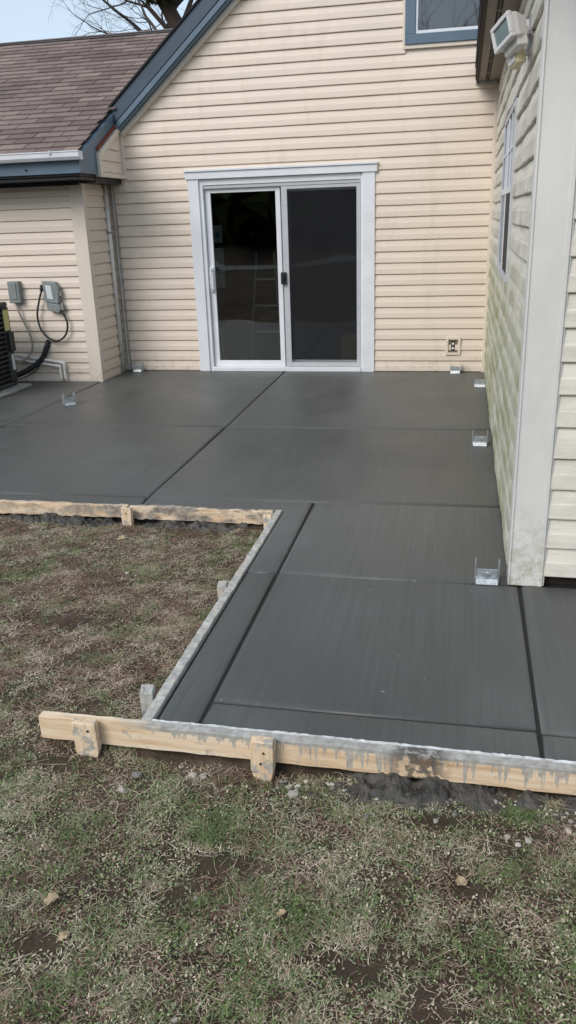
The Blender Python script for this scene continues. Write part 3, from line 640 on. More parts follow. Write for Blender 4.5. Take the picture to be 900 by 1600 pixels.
# service boxes on the wing wall
yw = YF-.017
sbx = thing('disconnect_box', 'small plain grey electrical box on the cream wing wall above the air conditioner', 'electrical box', (-1.825, yw, .98))
part('box_body', MB().box((-1.895, yw-.075, .862), (-1.765, yw, 1.090)), greybox, sbx, .006); part('box_door', MB().box((-1.878, yw-.083, .905), (-1.795, yw-.0755, 1.075)), greybox, sbx, .003)
def curve(pts, n=8):
    P = [Vector(p) for p in pts]; out = []
    for i in range(len(P)-1):
        a, b, c_, d = P[max(i-1, 0)], P[i], P[i+1], P[min(i+2, len(P)-1)]
        for k in range(n):
            t = k/n; out.append(.5*((2*b)+(-a+c_)*t+(2*a-5*b+4*c_-d)*t*t+(-a+3*b-3*c_+d)*t**3))
    return out+[P[-1]]
single('conduit', MB().tube(curve([(-1.835, yw-.04, .861), (-1.81, yw-.045, .74), (-1.735, yw-.045, .56), (-1.705, yw-.05, .42), (-1.74, yw-.08, .30), (-1.83, yw-.20, .22)]), .012, 8), greydk, 'grey flexible conduit curving down from the small electrical box to the air conditioner', 'conduit', loc=(-1.835, yw-.04, .861), smooth=True)
tb = thing('service_box', 'grey telephone service box with a pale sticker and looped black cable on the wing wall', 'service box', (-1.38, yw, .9))
part('box_body', MB().prism([(-1.475, yw, .872), (-1.325, yw, .845), (-1.315, yw, .88), (-1.300, yw, 1.02), (-1.335, yw, 1.075), (-1.485, yw, 1.088)], (0, -.075, 0)), greybox, tb, .008)
part('lower_cover', MB().prism([(-1.46, yw, .78), (-1.33, yw, .75), (-1.30, yw, .80), (-1.312, yw, .84), (-1.472, yw, .867)], (0, -.07, 0)), greybox, tb, .008)
part('sticker', MB().prism([(-1.440, yw-.0765, .91), (-1.375, yw-.0765, .898), (-1.385, yw-.0765, 1.04), (-1.448, yw-.0765, 1.048)], (0, -.0015, 0)), whitelab, tb)
part('hinge', MB().box((-1.315, yw-.06, .93), (-1.285, yw-.02, .98)).box((-1.305, yw-.06, .78), (-1.278, yw-.02, .85)), greydk, tb, .004)
part('cable_gland', MB().tube([(-1.50, yw-.04, 1.045), (-1.515, yw-.04, .985)], .022, 10), blackcable, tb)
part('wire', MB().tube(curve([(-1.50, yw-.03, 1.04), (-1.50, yw-.04, 1.10), (-1.45, yw-.04, 1.115), (-1.40, yw-.03, 1.10), (-1.37, yw-.04, 1.085)]), .003, 5), greypipe, tb)
part('cable_loop', MB().tube(curve([(-1.515, yw-.04, .99), (-1.56, yw-.05, .87), (-1.60, yw-.05, .72), (-1.575, yw-.05, .57), (-1.49, yw-.05, .475), (-1.38, yw-.05, .455), (-1.29, yw-.05, .52), (-1.255, yw-.05, .63), (-1.28, yw-.05, .72), (-1.325, yw-.045, .78)]), .011, 8), blackcable, tb, smooth=True)
# drain pipes, lineset
for dz, dx, lab in ((0, 0, 'upper white plastic drain pipe bending down at its end beside the wing corner'), (-.050, -.050, 'lower white plastic drain pipe nested inside the bend of the longer one')):
    single('drain_pipe', MB().tube([(-2.0, yw-.045, .305+dz), (-1.40+dx, yw-.045, .215+dz*.8)], .015, 10).tube([(-1.40+dx, yw-.045, .215+dz*.8), (-1.355+dx, yw-.045, .205+dz*.8), (-1.36+dx, yw-.045, .155)], .019, 10).tube([(-1.36+dx, yw-.045, .155), (-1.36+dx, yw-.045, .03)], .015, 10),
           pvc, lab, 'drain pipe', loc=(-1.36+dx, yw-.045, .03), group='white drain pipes on the wing wall', smooth=False)
single('insulated_pipe', MB().tube(curve([(-1.90, yw-.22, .085), (-1.80, yw-.16, .12), (-1.68, yw-.09, .19), (-1.60, yw-.05, .27), (-1.555, yw-.03, .37), (-1.535, yw+.01, .445)]), [.026]*37+[.03, .03, .03, .032] if False else .03, 10), blackrub, 'thick black insulated refrigerant pipe entering the cream wing wall', 'pipe', loc=(-1.9, yw-.22, .085), smooth=True)
single('thin_black_cable', MB().tube(curve([(-1.90, yw-.2, .04), (-1.80, yw-.10, .065), (-1.70, yw-.05, .13), (-1.66, yw-.04, .18)]), .006, 6), blackcable, 'thin black cable running below the thick insulated pipe', 'cable', loc=(-1.9, yw-.2, .04), smooth=True)
# vertical pipes in the corner
p1 = thing('conduit_pipe', 'pale grey vertical conduit pipe with clips in the corner by the wing', 'pipe', (-.95, -.12, 0))
part('pipe', MB().tube([(-.918, -.12, 2.12), (-.918, -.12, .01)], .023, 12), greypipe, p1, smooth=True)
for zz in (1.54, .20): part('clip', MB().tube([(-.918, -.12, zz), (-.918, -.12, zz+.022)], .028, 12).box((-.95, -.13, zz), (-.92, -.11, zz+.02)), greydk, p1)
p2 = thing('downspout', 'darker grey slim downspout tucked in the corner against the tall wall', 'downspout', (-.87, -.04, 0))
part('pipe', MB().box((-.888, -.052, .01), (-.852, -.018, 2.09)), greydk, p2, .006)
part('groove_rib', MB().box((-.874, -.056, .012), (-.866, -.0522, 2.08)), greypipe, p2)

# ================================================================== AIR CONDITIONER
ac = thing('air_conditioner', 'dark louvred air conditioner unit with yellow label at the left edge', 'air conditioner', (-2.1, -1.42, .03))
ax0, ax1, ay0, ay1, at = -2.46, -1.745, -1.78, -1.06, .90
part('coil_body', MB().box((ax0+.03, ay0+.03, .05), (ax1-.03, ay1-.03, .86)), acdark, ac, .03)
part('base_pan', MB().box((ax0, ay0, .03), (ax1, ay1, .085)), acm, ac, .02)
part('top_cap', MB().box((ax0-.005, ay0-.005, .86), (ax1+.005, ay1+.005, .91)), acm, ac, .02)
for (cx_, cy_) in ((ax0+.03, ay0+.03), (ax1-.03, ay0+.03), (ax0+.03, ay1-.03)): part('corner_post', MB().box((cx_-.03, cy_-.03, .0855), (cx_+.03, cy_+.03, .8595)), acm, ac, .015)
part('service_panel', MB().box((ax1-.10, ay1-.13, .0855), (ax1+.004, ay1+.002, .8595)), acm, ac, .01)
for i in range(15):
    z = .12+i*.049
    part('louvre', MB().prism([(ax1-.022, ay0+.061, z), (ax1+.002, ay0+.061, z-.006), (ax1+.002, ay0+.061, z+.008), (ax1-.022, ay0+.061, z+.016)], (0, ay1-ay0-.193, 0)), acm, ac)
    part('louvre', MB().prism([(ax0+.061, ay0+.022, z), (ax0+.061, ay0-.002, z-.006), (ax0+.061, ay0-.002, z+.008), (ax0+.061, ay0+.022, z+.016)], (ax1-ax0-.122, 0, 0)), acm, ac)
part('yellow_label', MB().box((ax1+.0045, ay1-.12, .62), (ax1+.006, ay1-.02, .83)), yellowlab, ac)
part('white_label', MB().box((ax1+.0045, ay1-.07, .20), (ax1+.006, ay1-.02, .37)), whitelab, ac)
part('access_cover', MB().box((ax1+.0045, ay1-.10, .40), (ax1+.03, ay1-.0, .60)), acm, ac, .004)
single('equipment_pad', MB().box((-2.6, -1.95, .002), (-1.62, -1.0, .032)), padm, 'pale concrete pad under the air conditioner', 'pad', loc=(-2.1, -1.45, .002), bevel=.006)

# ================================================================== POST BASE BRACKETS
def bracket():
    r = thing('post_bracket', 'x', 'post bracket', (0, 0, 0))
    P = lambda n, mb, **k: part(n, mb, galv, r, local=True, **k)
    P('base_plate', MB().box((-.05, -.045, .0), (.05, .045, .004)))
    P('standoff_plate', MB().box((-.047, -.042, .030), (.047, .042, .034)))
    P('front_lip', MB().prism([(-.050, -.060, .002), (.050, -.060, .002), (.0495, -.048, .032), (-.0495, -.048, .032)], (0, .003, .001)), bevel=.001)
    P('front_flange', MB().box((-.0475, -.0475, .036), (.0475, -.0445, .072)), bevel=.001)
    P('front_rib', MB().box((-.052, -.0525, .030), (.052, -.046, .0355)).box((-.0475, -.050, .0725), (.0475, -.044, .077)), bevel=.001)
    for sx in (-1, 1): P('side_flange', MB().prism([(sx*.052, -.046, .0), (sx*.052, .035, .0), (sx*.052, .03, .10), (sx*.052, -.030, .118), (sx*.052, -.046, .105)], (sx*.003, 0, 0)))
    P('bolt', MB().tube([(.0, -.0475, .054), (.0, -.056, .054)], .008, 6))
    return r
b0 = bracket()
spots = [((3.112, -5.43, .001), 0, 'nearest galvanised post bracket standing on the patio by the annex corner post'),
         ((3.12, -3.00, .001), 0, 'galvanised post bracket halfway along the foot of the algae stained wall'),
         ((3.155, -.80, .001), 0, 'galvanised post bracket close to the inner corner below the annex wall'),
         ((2.907, -.075, .001), 0, 'galvanised post bracket against the cream wall beneath the outlet box'),
         ((-.745, -.075, .001), 0, 'galvanised post bracket against the cream wall left of the sliding door'),
         ((-.765, -1.86, .001), .75, 'turned galvanised post bracket standing alone on the left of the patio')]
for i, (l, rz, lab) in enumerate(spots):
    o = b0 if i == 0 else copy_tree(b0)
    o.location = l; o.rotation_euler = (0, 0, rz); o['label'] = lab; o['group'] = 'galvanised post brackets on the new patio'

# ================================================================== FORM BOARDS AND STAKES
def rough_board(a, b, w, z0, z1, seg=40, amp=.002):
    """plank from a to b (plan points = one top edge), width vector w, between z0 and z1, slightly uneven"""
    A, B, Wv = Vector((*a, 0)), Vector((*b, 0)), Vector((*w, 0)); mb = MB(); V = []
    for i in range(seg+1):
        t = i/seg; P = A.lerp(B, t); j = [random.uniform(-amp, amp) for _ in range(6)]
        bow = .003*math.sin(t*7)
        V += [P+Vector((0, j[0]*.6, z0+j[1]+bow)), P+Wv+Vector((0, j[2]*.6, z0+j[3]+bow)), P+Wv+Vector((0, j[2]*.6, z1+j[4]+bow)), P+Vector((0, j[0]*.6, z1+j[5]+bow))]
    F = [(0, 1, 2, 3), tuple(seg*4+i for i in (3, 2, 1, 0))]
    for i in range(seg):
        for j in range(4): F.append((i*4+j, i*4+(j+1) % 4, i*4+4+(j+1) % 4, i*4+4+j))
    mb.v = [tuple(v) for v in V]; mb.f = F; return mb
single('form_board', rough_board((1.525, -6.818), (5.3, -6.845), (0, .037), -.083, .009, 70), wfront, 'long pale front form board with grey cement drips, nearest the camera', 'form board', loc=(1.53, -6.8, -.08), group='timber forms round the fresh concrete', bevel=.002)
single('form_board', rough_board((-4, -4.665), (.972, -4.64), (0, .034), -.075, .004, 110, .0045), wback, 'back form board left of the joint stake, along the far edge of the lawn', 'form board', loc=(-1, -4.65, -.08), group='timber forms round the fresh concrete', bevel=.002)
single('form_board', rough_board((.985, -4.640), (1.895, -4.636), (0, .034), -.078, .004, 34, .0035), wback, 'short stained back form board between the joint stake and the patio corner', 'form board', loc=(1.4, -4.65, -.08), group='timber forms round the fresh concrete', bevel=.002)
single('form_board', rough_board((1.897, -6.776), (1.905, -4.60), (.040, 0), -.09, .006, 60, .003), wedge, 'cement covered form board running away from the camera along the lawn edge', 'form board', loc=(1.9, -5.7, -.09), group='timber forms round the fresh concrete', bevel=.004)
def stake(cx_, cy_, w, t, top, rz, lab, ang=0, mat=None):
    mb = MB(); V = []; w2, t2 = w/2, t/2
    for (z, sx, sy, o) in ((-.20, .3, .6, .0), (-.13, .70, 1, .002), (-.085, .97, 1, 0), (top-.006, 1, 1, ang), (top, .95, .86, ang*1.3)):
        for (i, j) in ((-1, -1), (-.35, -1.02), (.5, -1.0), (1, -1), (1, 1), (-.1, 1.0), (-1, 1)): V.append((i*w2*sx+o+random.uniform(-.002, .002), j*t2*sy+random.uniform(-.001, .001), z+random.uniform(-.003, .003)))
    n = 7; F = [tuple(range(n))[::-1], tuple(range(4*n, 5*n))]
    for r in range(4):
        for i in range(n): F.append((r*n+i, r*n+(i+1) % n, (r+1)*n+(i+1) % n, (r+1)*n+i))
    mb.v = V; mb.f = F; o = single('wooden_stake', mb, mat or wstake, lab, 'stake', group='stakes holding the timber forms', bevel=.0012)
    o.location = (cx_, cy_, 0); o.rotation_euler = (0, 0, rz)
stake(1.722, -6.845, .085, .036, .028, .03, 'stubby stake with grey cement blotch at the left end of the front board', -.004)
stake(2.355, -6.852, .080, .036, .030, -.02, 'stubby pale stake against the middle of the front board', .002)
stake(1.858, -6.61, .048, .060, .024, .2, 'blunt cement topped stake behind the left part of the front board, grass side', mat=wedge)
stake(1.876, -5.66, .042, .06, .014, .15, 'low cement topped stake halfway along the cement covered edge board', mat=wedge)
stake(.985, -4.682, .065, .034, .010, .0, 'stake at the joint between the two back form boards')
stake(1.868, -4.665, .05, .030, -.002, .0, 'stake end at the inner corner where back and edge forms meet')
for sx_, sy_, zz in ((1.735, -6.865, .0), (2.362, -6.872, -.012), (2.35, -6.872, -.055), (.985, -4.701, -.02)):
    single('nail', MB().tube([(sx_, sy_+.004, zz), (sx_, sy_-.003, zz)], .0035, 8), blackrub, 'dark nail head in the %s' % ('stake at the left end of the front board' if sx_ < 2 and sy_ < -6 else 'back form board joint stake' if sx_ < 1 else 'middle front stake, %s one' % ('upper' if zz > -.03 else 'lower')), 'nail', loc=(sx_, sy_, zz))
# cement lip along the front form and spill
def lumps(path, wid, hh, mat, name, lab, n=140, seed=3, kind='stuff', peak=0):
    r = np.random.default_rng(seed); A, B = path; L = (Vector(B)-Vector(A)).length; nu = int(L/.004)+2; nv = int(wid*3/.004)+2; V = []
    us = np.linspace(0, 1, nu); vs_ = np.linspace(-1.5, 1.2, nv)
    for u in us:
        for v in vs_:
            x_ = A[0]+(B[0]-A[0])*u; y_ = A[1]+(B[1]-A[1])*u+v*wid
            a_ = float(vnoise(x_, y_, 14, seed)); b_ = float(vnoise(x_, y_, 48, seed+1)); c__ = float(vnoise(x_, y_, 130, seed+2))
            env = (max(0, 1-abs(2*u-1)**4)+peak*math.exp(-((x_-2.86)/.07)**2)*max(0, min(1, .6+v)))*(1-abs(v/1.5)**2 if v < 0 else 1)
            hgt_ = hh*(env*(.30+1.0*a_)+.50*(b_-.5)+.22*(c__-.5))-hh*.30
            V.append((x_+.004*(b_-.5), y_+.006*(c__-.5), -.108+hgt_*1.25))
    F = [(i*nv+j, (i+1)*nv+j, (i+1)*nv+j+1, i*nv+j+1) for i in range(nu-1) for j in range(nv-1)]
    mb = MB(); mb.v = V; mb.f = F
    return single(name, mb, mat, lab, 'concrete spill', kind=kind)
lumps([(2.52, -6.868, 0), (3.2, -6.874, 0)], .046, .034, wetcon, 'concrete_spill', 'dark wet concrete spilled below the front form board', seed=3, peak=.45)
lumps([(3.02, -6.87, 0), (4.2, -6.88, 0)], .032, .034, wetcon, 'concrete_spill', 'dark wet concrete oozing under the right end of the front board', seed=19)
lumps([(.0, -4.675, 0), (.95, -4.68, 0)], .045, .044, wetcon, 'concrete_spill', 'dark wet concrete under the back form board left of its stake', seed=34)
lumps([(1.02, -4.675, 0), (1.88, -4.675, 0)], .034, .036, wetcon, 'concrete_spill', 'dark wet concrete under the short back form board', seed=46)
lip = rough_board((1.94, -6.784), (5.2, -6.809), (0, .010), -.02, .0105, 260, .0016)
single('cement_lip', lip, smear, 'pale dried cement lip along the top of the front form board', 'cement lip', kind='stuff')

# ================================================================== GROUND COVER
def free(x, y):        # where lawn shows
    a = (y < -6.835) & (y > -8.6) & (x > .2) & (x < 4.3)
    b = (y < -4.69) & (x < 1.885) & (x > -.7) & (y >= -6.87)
    c_ = (y < -6.80) & (x < 1.5) & (x > .0)
    return a | b | c_
def scatter(n, seed, dens):
    r = np.random.default_rng(seed); x = r.uniform(-.7, 4.3, n*3); y = r.uniform(-8.5, -4.68, n*3)
    k = free(x, y); x, y = x[k], y[k]; k = r.random(len(x)) < dens(x, y); return x[k], y[k], r
def strips(name, lab, cat, mat, x, y, r, L, wd, lift, curl, nseg, bias=0):
    n = len(x); a = r.uniform(0, 2*np.pi, n); L = L(r, n); wd = wd(r, n); lift = lift(r, n); cu = r.normal(0, curl, n)
    V = np.zeros((n, (nseg+1)*2, 3)); px, py = x.copy(), y.copy(); pz = hgt(x, y)+r.uniform(.0, .004, n)+bias; an = a.copy(); el = lift.copy()
    for s_ in range(nseg+1):
        w_ = wd*(1-.85*(s_/nseg)**2); nx_ = -np.sin(an)*w_*.5; ny_ = np.cos(an)*w_*.5
        V[:, 2*s_, 0] = px-nx_; V[:, 2*s_, 1] = py-ny_; V[:, 2*s_+1, 0] = px+nx_; V[:, 2*s_+1, 1] = py+ny_; V[:, 2*s_, 2] = pz; V[:, 2*s_+1, 2] = pz
        st = L/nseg; px = px+np.cos(an)*np.cos(el)*st; py = py+np.sin(an)*np.cos(el)*st; g_ = hgt(px, py)+.001; pz = np.maximum(pz+np.sin(el)*st, g_)
        an = an+cu/nseg; el = el-1.6*lift/nseg
    base = (np.arange(n)*(nseg+1)*2)[:, None, None]; q_ = np.array([[2*i, 2*i+1, 2*i+3, 2*i+2] for i in range(nseg)])[None]
    F = (base+q_).reshape(-1, 4); val = np.clip(r.normal(.5, .25, n)+(vnoise(x, y, 12, 77)-.5)*.6, 0, 1)
    me = bpy.data.meshes.new(name); me.vertices.add(V.shape[0]*V.shape[1]); me.vertices.foreach_set('co', V.ravel()); me.loops.add(F.size); me.loops.foreach_set('vertex_index', F.ravel())
    me.polygons.add(len(F)); me.polygons.foreach_set('loop_start', np.arange(len(F))*4); me.polygons.foreach_set('loop_total', np.full(len(F), 4)); me.update(calc_edges=True)
    at_ = me.attributes.new('rnd', 'FLOAT', 'FACE'); at_.data.foreach_set('value', np.repeat(val, nseg))
    me.materials.append(mat); o = bpy.data.objects.new(name, me); COL.objects.link(o); o['kind'] = 'stuff'; o['label'] = lab; o['category'] = cat; return o
U = lambda a, b: (lambda r, n: r.uniform(a, b, n))
BARE = [(2.33, -7.27, .14, .045), (1.62, -6.93, .10, .04), (2.95, -6.99, .13, .035), (2.05, -7.42, .07, .05), (2.75, -7.55, .08, .05), (1.95, -7.62, .09, .05), (3.05, -7.25, .07, .04), (1.2, -5.9, .2, .1), (1.75, -6.7, .1, .06)]
def bare(x, y):
    k = np.ones_like(x)
    for a_, b_, ra, rb in BARE: k = k*(1-.94*np.exp(-(((x-a_)/ra)**2+((y-b_)/rb)**2)**2*(.6+.8*vnoise(x, y, 22, 91))))
    return k
gn = lambda x, y: bare(x, y)*np.clip((vnoise(x, y, 2.7, 21)*.2+vnoise(x, y, 11.3, 22)*.8-.46)*4.5+np.where(y < -6.9, .25, -.15), .02, 1)
ln = lambda x, y: bare(x, y)*np.clip((vnoise(x, y, 3.1, 51)*.15+vnoise(x, y, 9.1, 52)*.4+vnoise(x, y, 21, 53)*.45-.45)*6+np.where(y < -6.9, .45, -.25), .02, 1)
def leaflets(name, lab, cat, mat, x, y, r, R0, R1, top):
    n = len(x); rad = r.uniform(R0, R1, n); K = 6; a = r.uniform(0, 6.28, n); tx = r.normal(0, .38, n); ty = r.normal(0, .38, n); z = hgt(x, y)+r.uniform(.001, top, n)
    V = np.zeros((n, K, 3)); el = r.uniform(.45, 1, n)
    for k in range(K):
        t = 2*np.pi*k/K; dx = rad*np.cos(t); dy = rad*np.sin(t)*el; X = dx*np.cos(a)-dy*np.sin(a); Y = dx*np.sin(a)+dy*np.cos(a)
        V[:, k, 0] = x+X; V[:, k, 1] = y+Y; V[:, k, 2] = z+X*tx+Y*ty+(rad*.25 if k % 3 == 0 else 0)
    F = np.arange(n*K); me = bpy.data.meshes.new(name); me.vertices.add(n*K); me.vertices.foreach_set('co', V.ravel()); me.loops.add(n*K); me.loops.foreach_set('vertex_index', F)
    me.polygons.add(n); me.polygons.foreach_set('loop_start', np.arange(n)*K); me.polygons.foreach_set('loop_total', np.full(n, K)); me.update(calc_edges=True)
    at_ = me.attributes.new('rnd', 'FLOAT', 'FACE'); at_.data.foreach_set('value', np.clip(r.normal(.45, .25, n)+(vnoise(x, y, 14, 78)-.5)*.6, 0, 1))
    me.materials.append(mat); o = bpy.data.objects.new(name, me); COL.objects.link(o); o['kind'] = 'stuff'; o['label'] = lab; o['category'] = cat; return o
front = lambda x, y: np.where(y < -6.8, 1, .0)
def tufts(n, seed, dens, k, rad):
    x, y, r = scatter(n, seed, dens); x = np.repeat(x, k)+r.normal(0, rad, len(x)*k); y = np.repeat(y, k)+r.normal(0, rad, len(y)*k); m_ = free(x, y); return x[m_], y[m_], r
x, y, r = tufts(17000, 61, ln, 7, .011)
leaflets('ground_cover', 'small round clover and chickweed leaves matted over the lawn', 'ground cover', gmat, x, y, r, .0014, .0042, .012)
x, y, r = tufts(21000, 31, gn, 8, .011)
strips('grass', 'short patchy green lawn grass around the timber forms', 'grass', gmat, x, y, r, U(.008, .030), U(.0011, .0028), U(.1, .9), 1.3, 3)
x, y, r = scatter(120000, 33, lambda x, y: np.where(y < -6.8, .9, .6)*bare(x, y)*np.clip(vnoise(x, y, 13, 60)*1.6-.1, 0.05, 1))
strips('leaf_litter', 'tiny grey green moss and leaf bits matted on the soil', 'litter', littermat, x, y, r, U(.003, .014), U(.0016, .006), U(-.1, .9), 1.2, 2, .001)
x, y, r = scatter(110000, 35, lambda x, y: np.where(y < -6.8, .42, 1)*bare(x, y)*np.clip(vnoise(x, y, 5.5, 44)*.9+vnoise(x, y, 17, 45)*1.2-.5, .1, 1))
strips('pine_needles', 'brown pine needles and dead grass stems strewn on the lawn', 'pine needles', strawmat, x, y, r, U(.012, .055), U(.0010, .0021), U(0, .25), .9, 4, .004)
rg = np.random.default_rng(72); cl = [(3.18, -6.925, .030, 500), (2.27, -7.15, .04, 500), (2.62, -7.42, .05, 420), (2.15, -7.05, .035, 260), (1.80, -7.20, .05, 300), (3.1, -7.5, .06, 420), (2.0, -7.75, .05, 400), (1.35, -5.3, .07, 500), (.75, -5.45, .10, 700), (1.5, -5.95, .05, 260), (.85, -4.95, .05, 240), (2.45, -7.7, .05, 400), (3.35, -7.15, .05, 400)]
x = np.concatenate([rg.normal(a_, c_, k) for a_, b_, c_, k in [(p_, q_, c0*1.2, int(k0*.5)) for p_, q_, c0, k0 in cl]]); y = np.concatenate([rg.normal(b_, c_*.8, k) for a_, b_, c_, k in [(p_, q_, c0*1.2, int(k0*.5)) for p_, q_, c0, k0 in cl]]); m_ = free(x, y); x, y = x[m_], y[m_]
strips('grass_tufts', 'brighter green tufts of longer grass blades in the lawn', 'grass', tuftmat, x, y, rg, U(.015, .05), U(.0014, .0028), U(.3, 1.3), .8, 4)
x, y, r = scatter(480, 36, lambda x, y: np.where(y < -6.8, 1, .6)+0*x)
strips('dead_stems', 'long reddish dead stems lying on the lawn', 'stems', strawmat, x, y, r, U(.06, .15), U(.0011, .0019), U(0, .12), 1.0, 8, .008)
# gravel
def stones(x, y, r, lo, hi, name, lab, sink=.3):
    bm = bmesh.new(); bmesh.ops.create_icosphere(bm, subdivisions=1, radius=1); BV = np.array([v.co[:] for v in bm.verts]); BF = [tuple(v.index for v in f.verts) for f in bm.faces]; bm.free()
    n = len(x); sz = lo+(hi-lo)*r.random(n)**2.5; V = BV[None]*(1+.5*(r.random((n, len(BV), 1))-.5)); V = V*(sz[:, None, None])*np.stack([r.uniform(.7, 1.3, n), r.uniform(.7, 1.3, n), r.uniform(.4, .8, n)], 1)[:, None]
    V += np.stack([x, y, hgt(x, y)+sz*sink], 1)[:, None]; F = (np.array(BF)[None]+(np.arange(n)*len(BV))[:, None, None]).reshape(-1, 3)
    me = bpy.data.meshes.new(name); me.from_pydata(V.reshape(-1, 3).tolist(), [], F.tolist()); at_ = me.attributes.new('rnd', 'FLOAT', 'FACE'); at_.data.foreach_set('value', np.repeat(r.random(n), len(BF)))
    me.materials.append(pebmat); o = bpy.data.objects.new(name, me); COL.objects.link(o); o['kind'] = 'stuff'; o['label'] = lab; o['category'] = 'gravel'
near = lambda x, y: np.clip(np.exp(-((y+6.93)/.05)**2)*np.clip((x-1.9)*2, 0, 1), 0, 1)*.9+.035+.05*np.exp(-((x-1.8)/.12)**2)*(y > -6.8)
x, y, r = scatter(9000, 38, near); stones(x, y, r, .0015, .009, 'gravel', 'small grey gravel along the foot of the form boards')
r = random.Random(5)
big = [(1.93, -6.93, .026, 'dark stone just under the front board, left of the middle stake'), (1.92, -7.02, .02, 'grey stone in the grass below the left half of the front board'), (2.12, -6.895, .018, 'pale grey stone by the bottom of the front board, before the middle stake'),
       (2.16, -6.905, .014, 'smaller grey stone beside the pale one left of the middle stake'), (2.47, -6.93, .022, 'pointed grey stone just right of the middle stake'), (2.45, -6.90, .014, 'little stone between the middle stake and the pointed grey stone'), (2.62, -6.94, .013, 'pale stone at the left tip of the concrete spill'), (2.65, -6.965, .011, 'small stone in the grass below the left tip of the spill'),
       (3.14, -7.02, .013, 'leftmost stone of the little cluster below the right end of the front board'), (3.17, -7.05, .011, 'lowest stone of the little cluster at the right of the lawn'), (3.2, -7.03, .013, 'rightmost stone of the little cluster at the right of the lawn'),
       (2.93, -6.985, .011, 'white pebble just below the middle of the concrete spill'), (1.55, -5.6, .012, 'pale pebble in the left lawn near the edge board stake'), (1.25, -5.35, .014, 'white pebble in the middle of the left lawn'), (1.62, -5.75, .012, 'pebble in the left lawn below the edge board stake'), (1.50, -5.45, .011, 'small pebble left of the middle of the edge board'),
       (3.32, -6.97, .013, 'stone in the grass at the right frame edge by the front board'), (2.72, -7.0, .011, 'pale stone in the bare patch below the concrete spill'), (2.35, -7.75, .010, 'tiny pale stone at the bottom middle of the lawn'), (1.7, -5.0, .012, 'pebble close to the far end of the edge board')]
rc = np.random.default_rng(8); xc = rc.uniform(2.40, 3.6, 420); yc_ = -6.872-np.abs(rc.normal(0, .032, 420)); stones(xc, yc_, rc, .0015, .0085, 'gravel', 'grey gravel and concrete crumbs on the spill under the front board', 1.4)
labs = {}
for i, (sx, sy, sr_, lab) in enumerate(big):
    bm = bmesh.new(); bmesh.ops.create_icosphere(bm, subdivisions=1, radius=sr_*.8)
    ph = [r.uniform(0, 6) for _ in range(3)]
    for v in bm.verts: v.co *= 1+.16*math.sin(v.co.x/sr_*2+ph[0])+.14*math.sin(v.co.y/sr_*2.7+ph[1])+r.uniform(-.26, .26); v.co.z *= .6; v.co.x *= 1.25
    me = bpy.data.meshes.new('stone'); bm.to_mesh(me); bm.free(); me.materials.append(stonem); o = bpy.data.objects.new('stone', me); COL.objects.link(o)
    o.location = (sx, sy, float(hgt(sx, sy))+sr_*.45); o.rotation_euler = (0, 0, r.uniform(0, 3))
    o['label'] = lab or 'small loose stone lying on the soil near the timber forms'; o['category'] = 'stone'; o['group'] = 'loose stones around the forms'
def leaf(x, y, L, rz, lab):
    mb = MB(); n = 8; V = []
    for i in range(n+1):
        t = i/n; w = L*.42*math.sin(math.pi*min(1, t*1.02))**.8*(1+.25*math.sin(t*19)); z = .006+L*.12*math.sin(t*5+x*9)
        V += [(t*L, -w, z+L*.15), (t*L, 0, z), (t*L, w, z+L*.1)]
    F = []
    for i in range(n): F += [(3*i, 3*i+1, 3*i+4, 3*i+3), (3*i+1, 3*i+2, 3*i+5, 3*i+4)]
    mb.v = V; mb.f = F; o = single('dead_leaf', mb, leafdry, lab, 'dead leaf', group='dead leaves on the lawn'); o.location = (x, y, float(hgt(x, y))+.004); o.rotation_euler = (0, 0, rz)
for a_ in [(1.88, -7.5, .05, .4, 'crinkled tan dead leaf low on the left of the lawn'), (1.98, -7.6, .035, 1.1, 'small narrow dead leaf below the crinkled tan one at lower left'), (3.02, -7.25, .04, 2.2, 'pale dead leaf on the right of the lawn'),
           (2.52, -7.42, .03, .2, 'small pale dead leaf near the middle of the lawn'), (1.05, -4.95, .05, 1.9, 'pale dead leaf in the left lawn below the back form board')]: leaf(*a_)

# ================================================================== INSIDE THE DOOR
ld = thing('step_ladder', 'pale step ladder standing in the dark room behind the left door glass', 'ladder', (.7, 1.1, 0))
part('rail', MB().tube([(.78, .95, 0), (.66, 1.15, 1.25)], .014, 6), bright, ld); part('rail', MB().tube([(.36, .95, 0), (.44, 1.15, 1.25)], .014, 6), bright, ld)
for t in (.25, .5, .75): part('step', MB().box((.39+.02*t*2, .95+.2*t-.02, 1.25*t-.012), (.76-.1*t, .95+.2*t+.03, 1.25*t+.012)), bright, ld)
cb = thing('cardboard_box', 'brown cardboard box on the floor behind the right door screen', 'box', (1.75, .5, 0)); part('carton', MB().box((1.60, .35, -.004), (1.95, .7, .34)), cardboard, cb, .004); part('flap', MB().box((1.62, .36, .3405), (1.92, .52, .345)), cardboard, cb)
ps = thing('interior_post', 'post with pinned papers inside the left side of the glass door', 'post', (.27, .45, 0)); part('stud', MB().box((.10, .40, 0), (.20, .5, 2.4)), interior, ps)
for z0_, hh_ in ((1.40, .19), (1.14, .2), (.9, .19)): part('paper_sheet', MB().box((.13, .392, z0_), (.235, .396, z0_+hh_)), paper, ps)
part('blue_mark', MB().prism([(.185, .3905, 1.44), (.215, .3905, 1.48), (.185, .3905, 1.52), (.155, .3905, 1.48)], (0, -.001, 0)), bluepaper, ps)

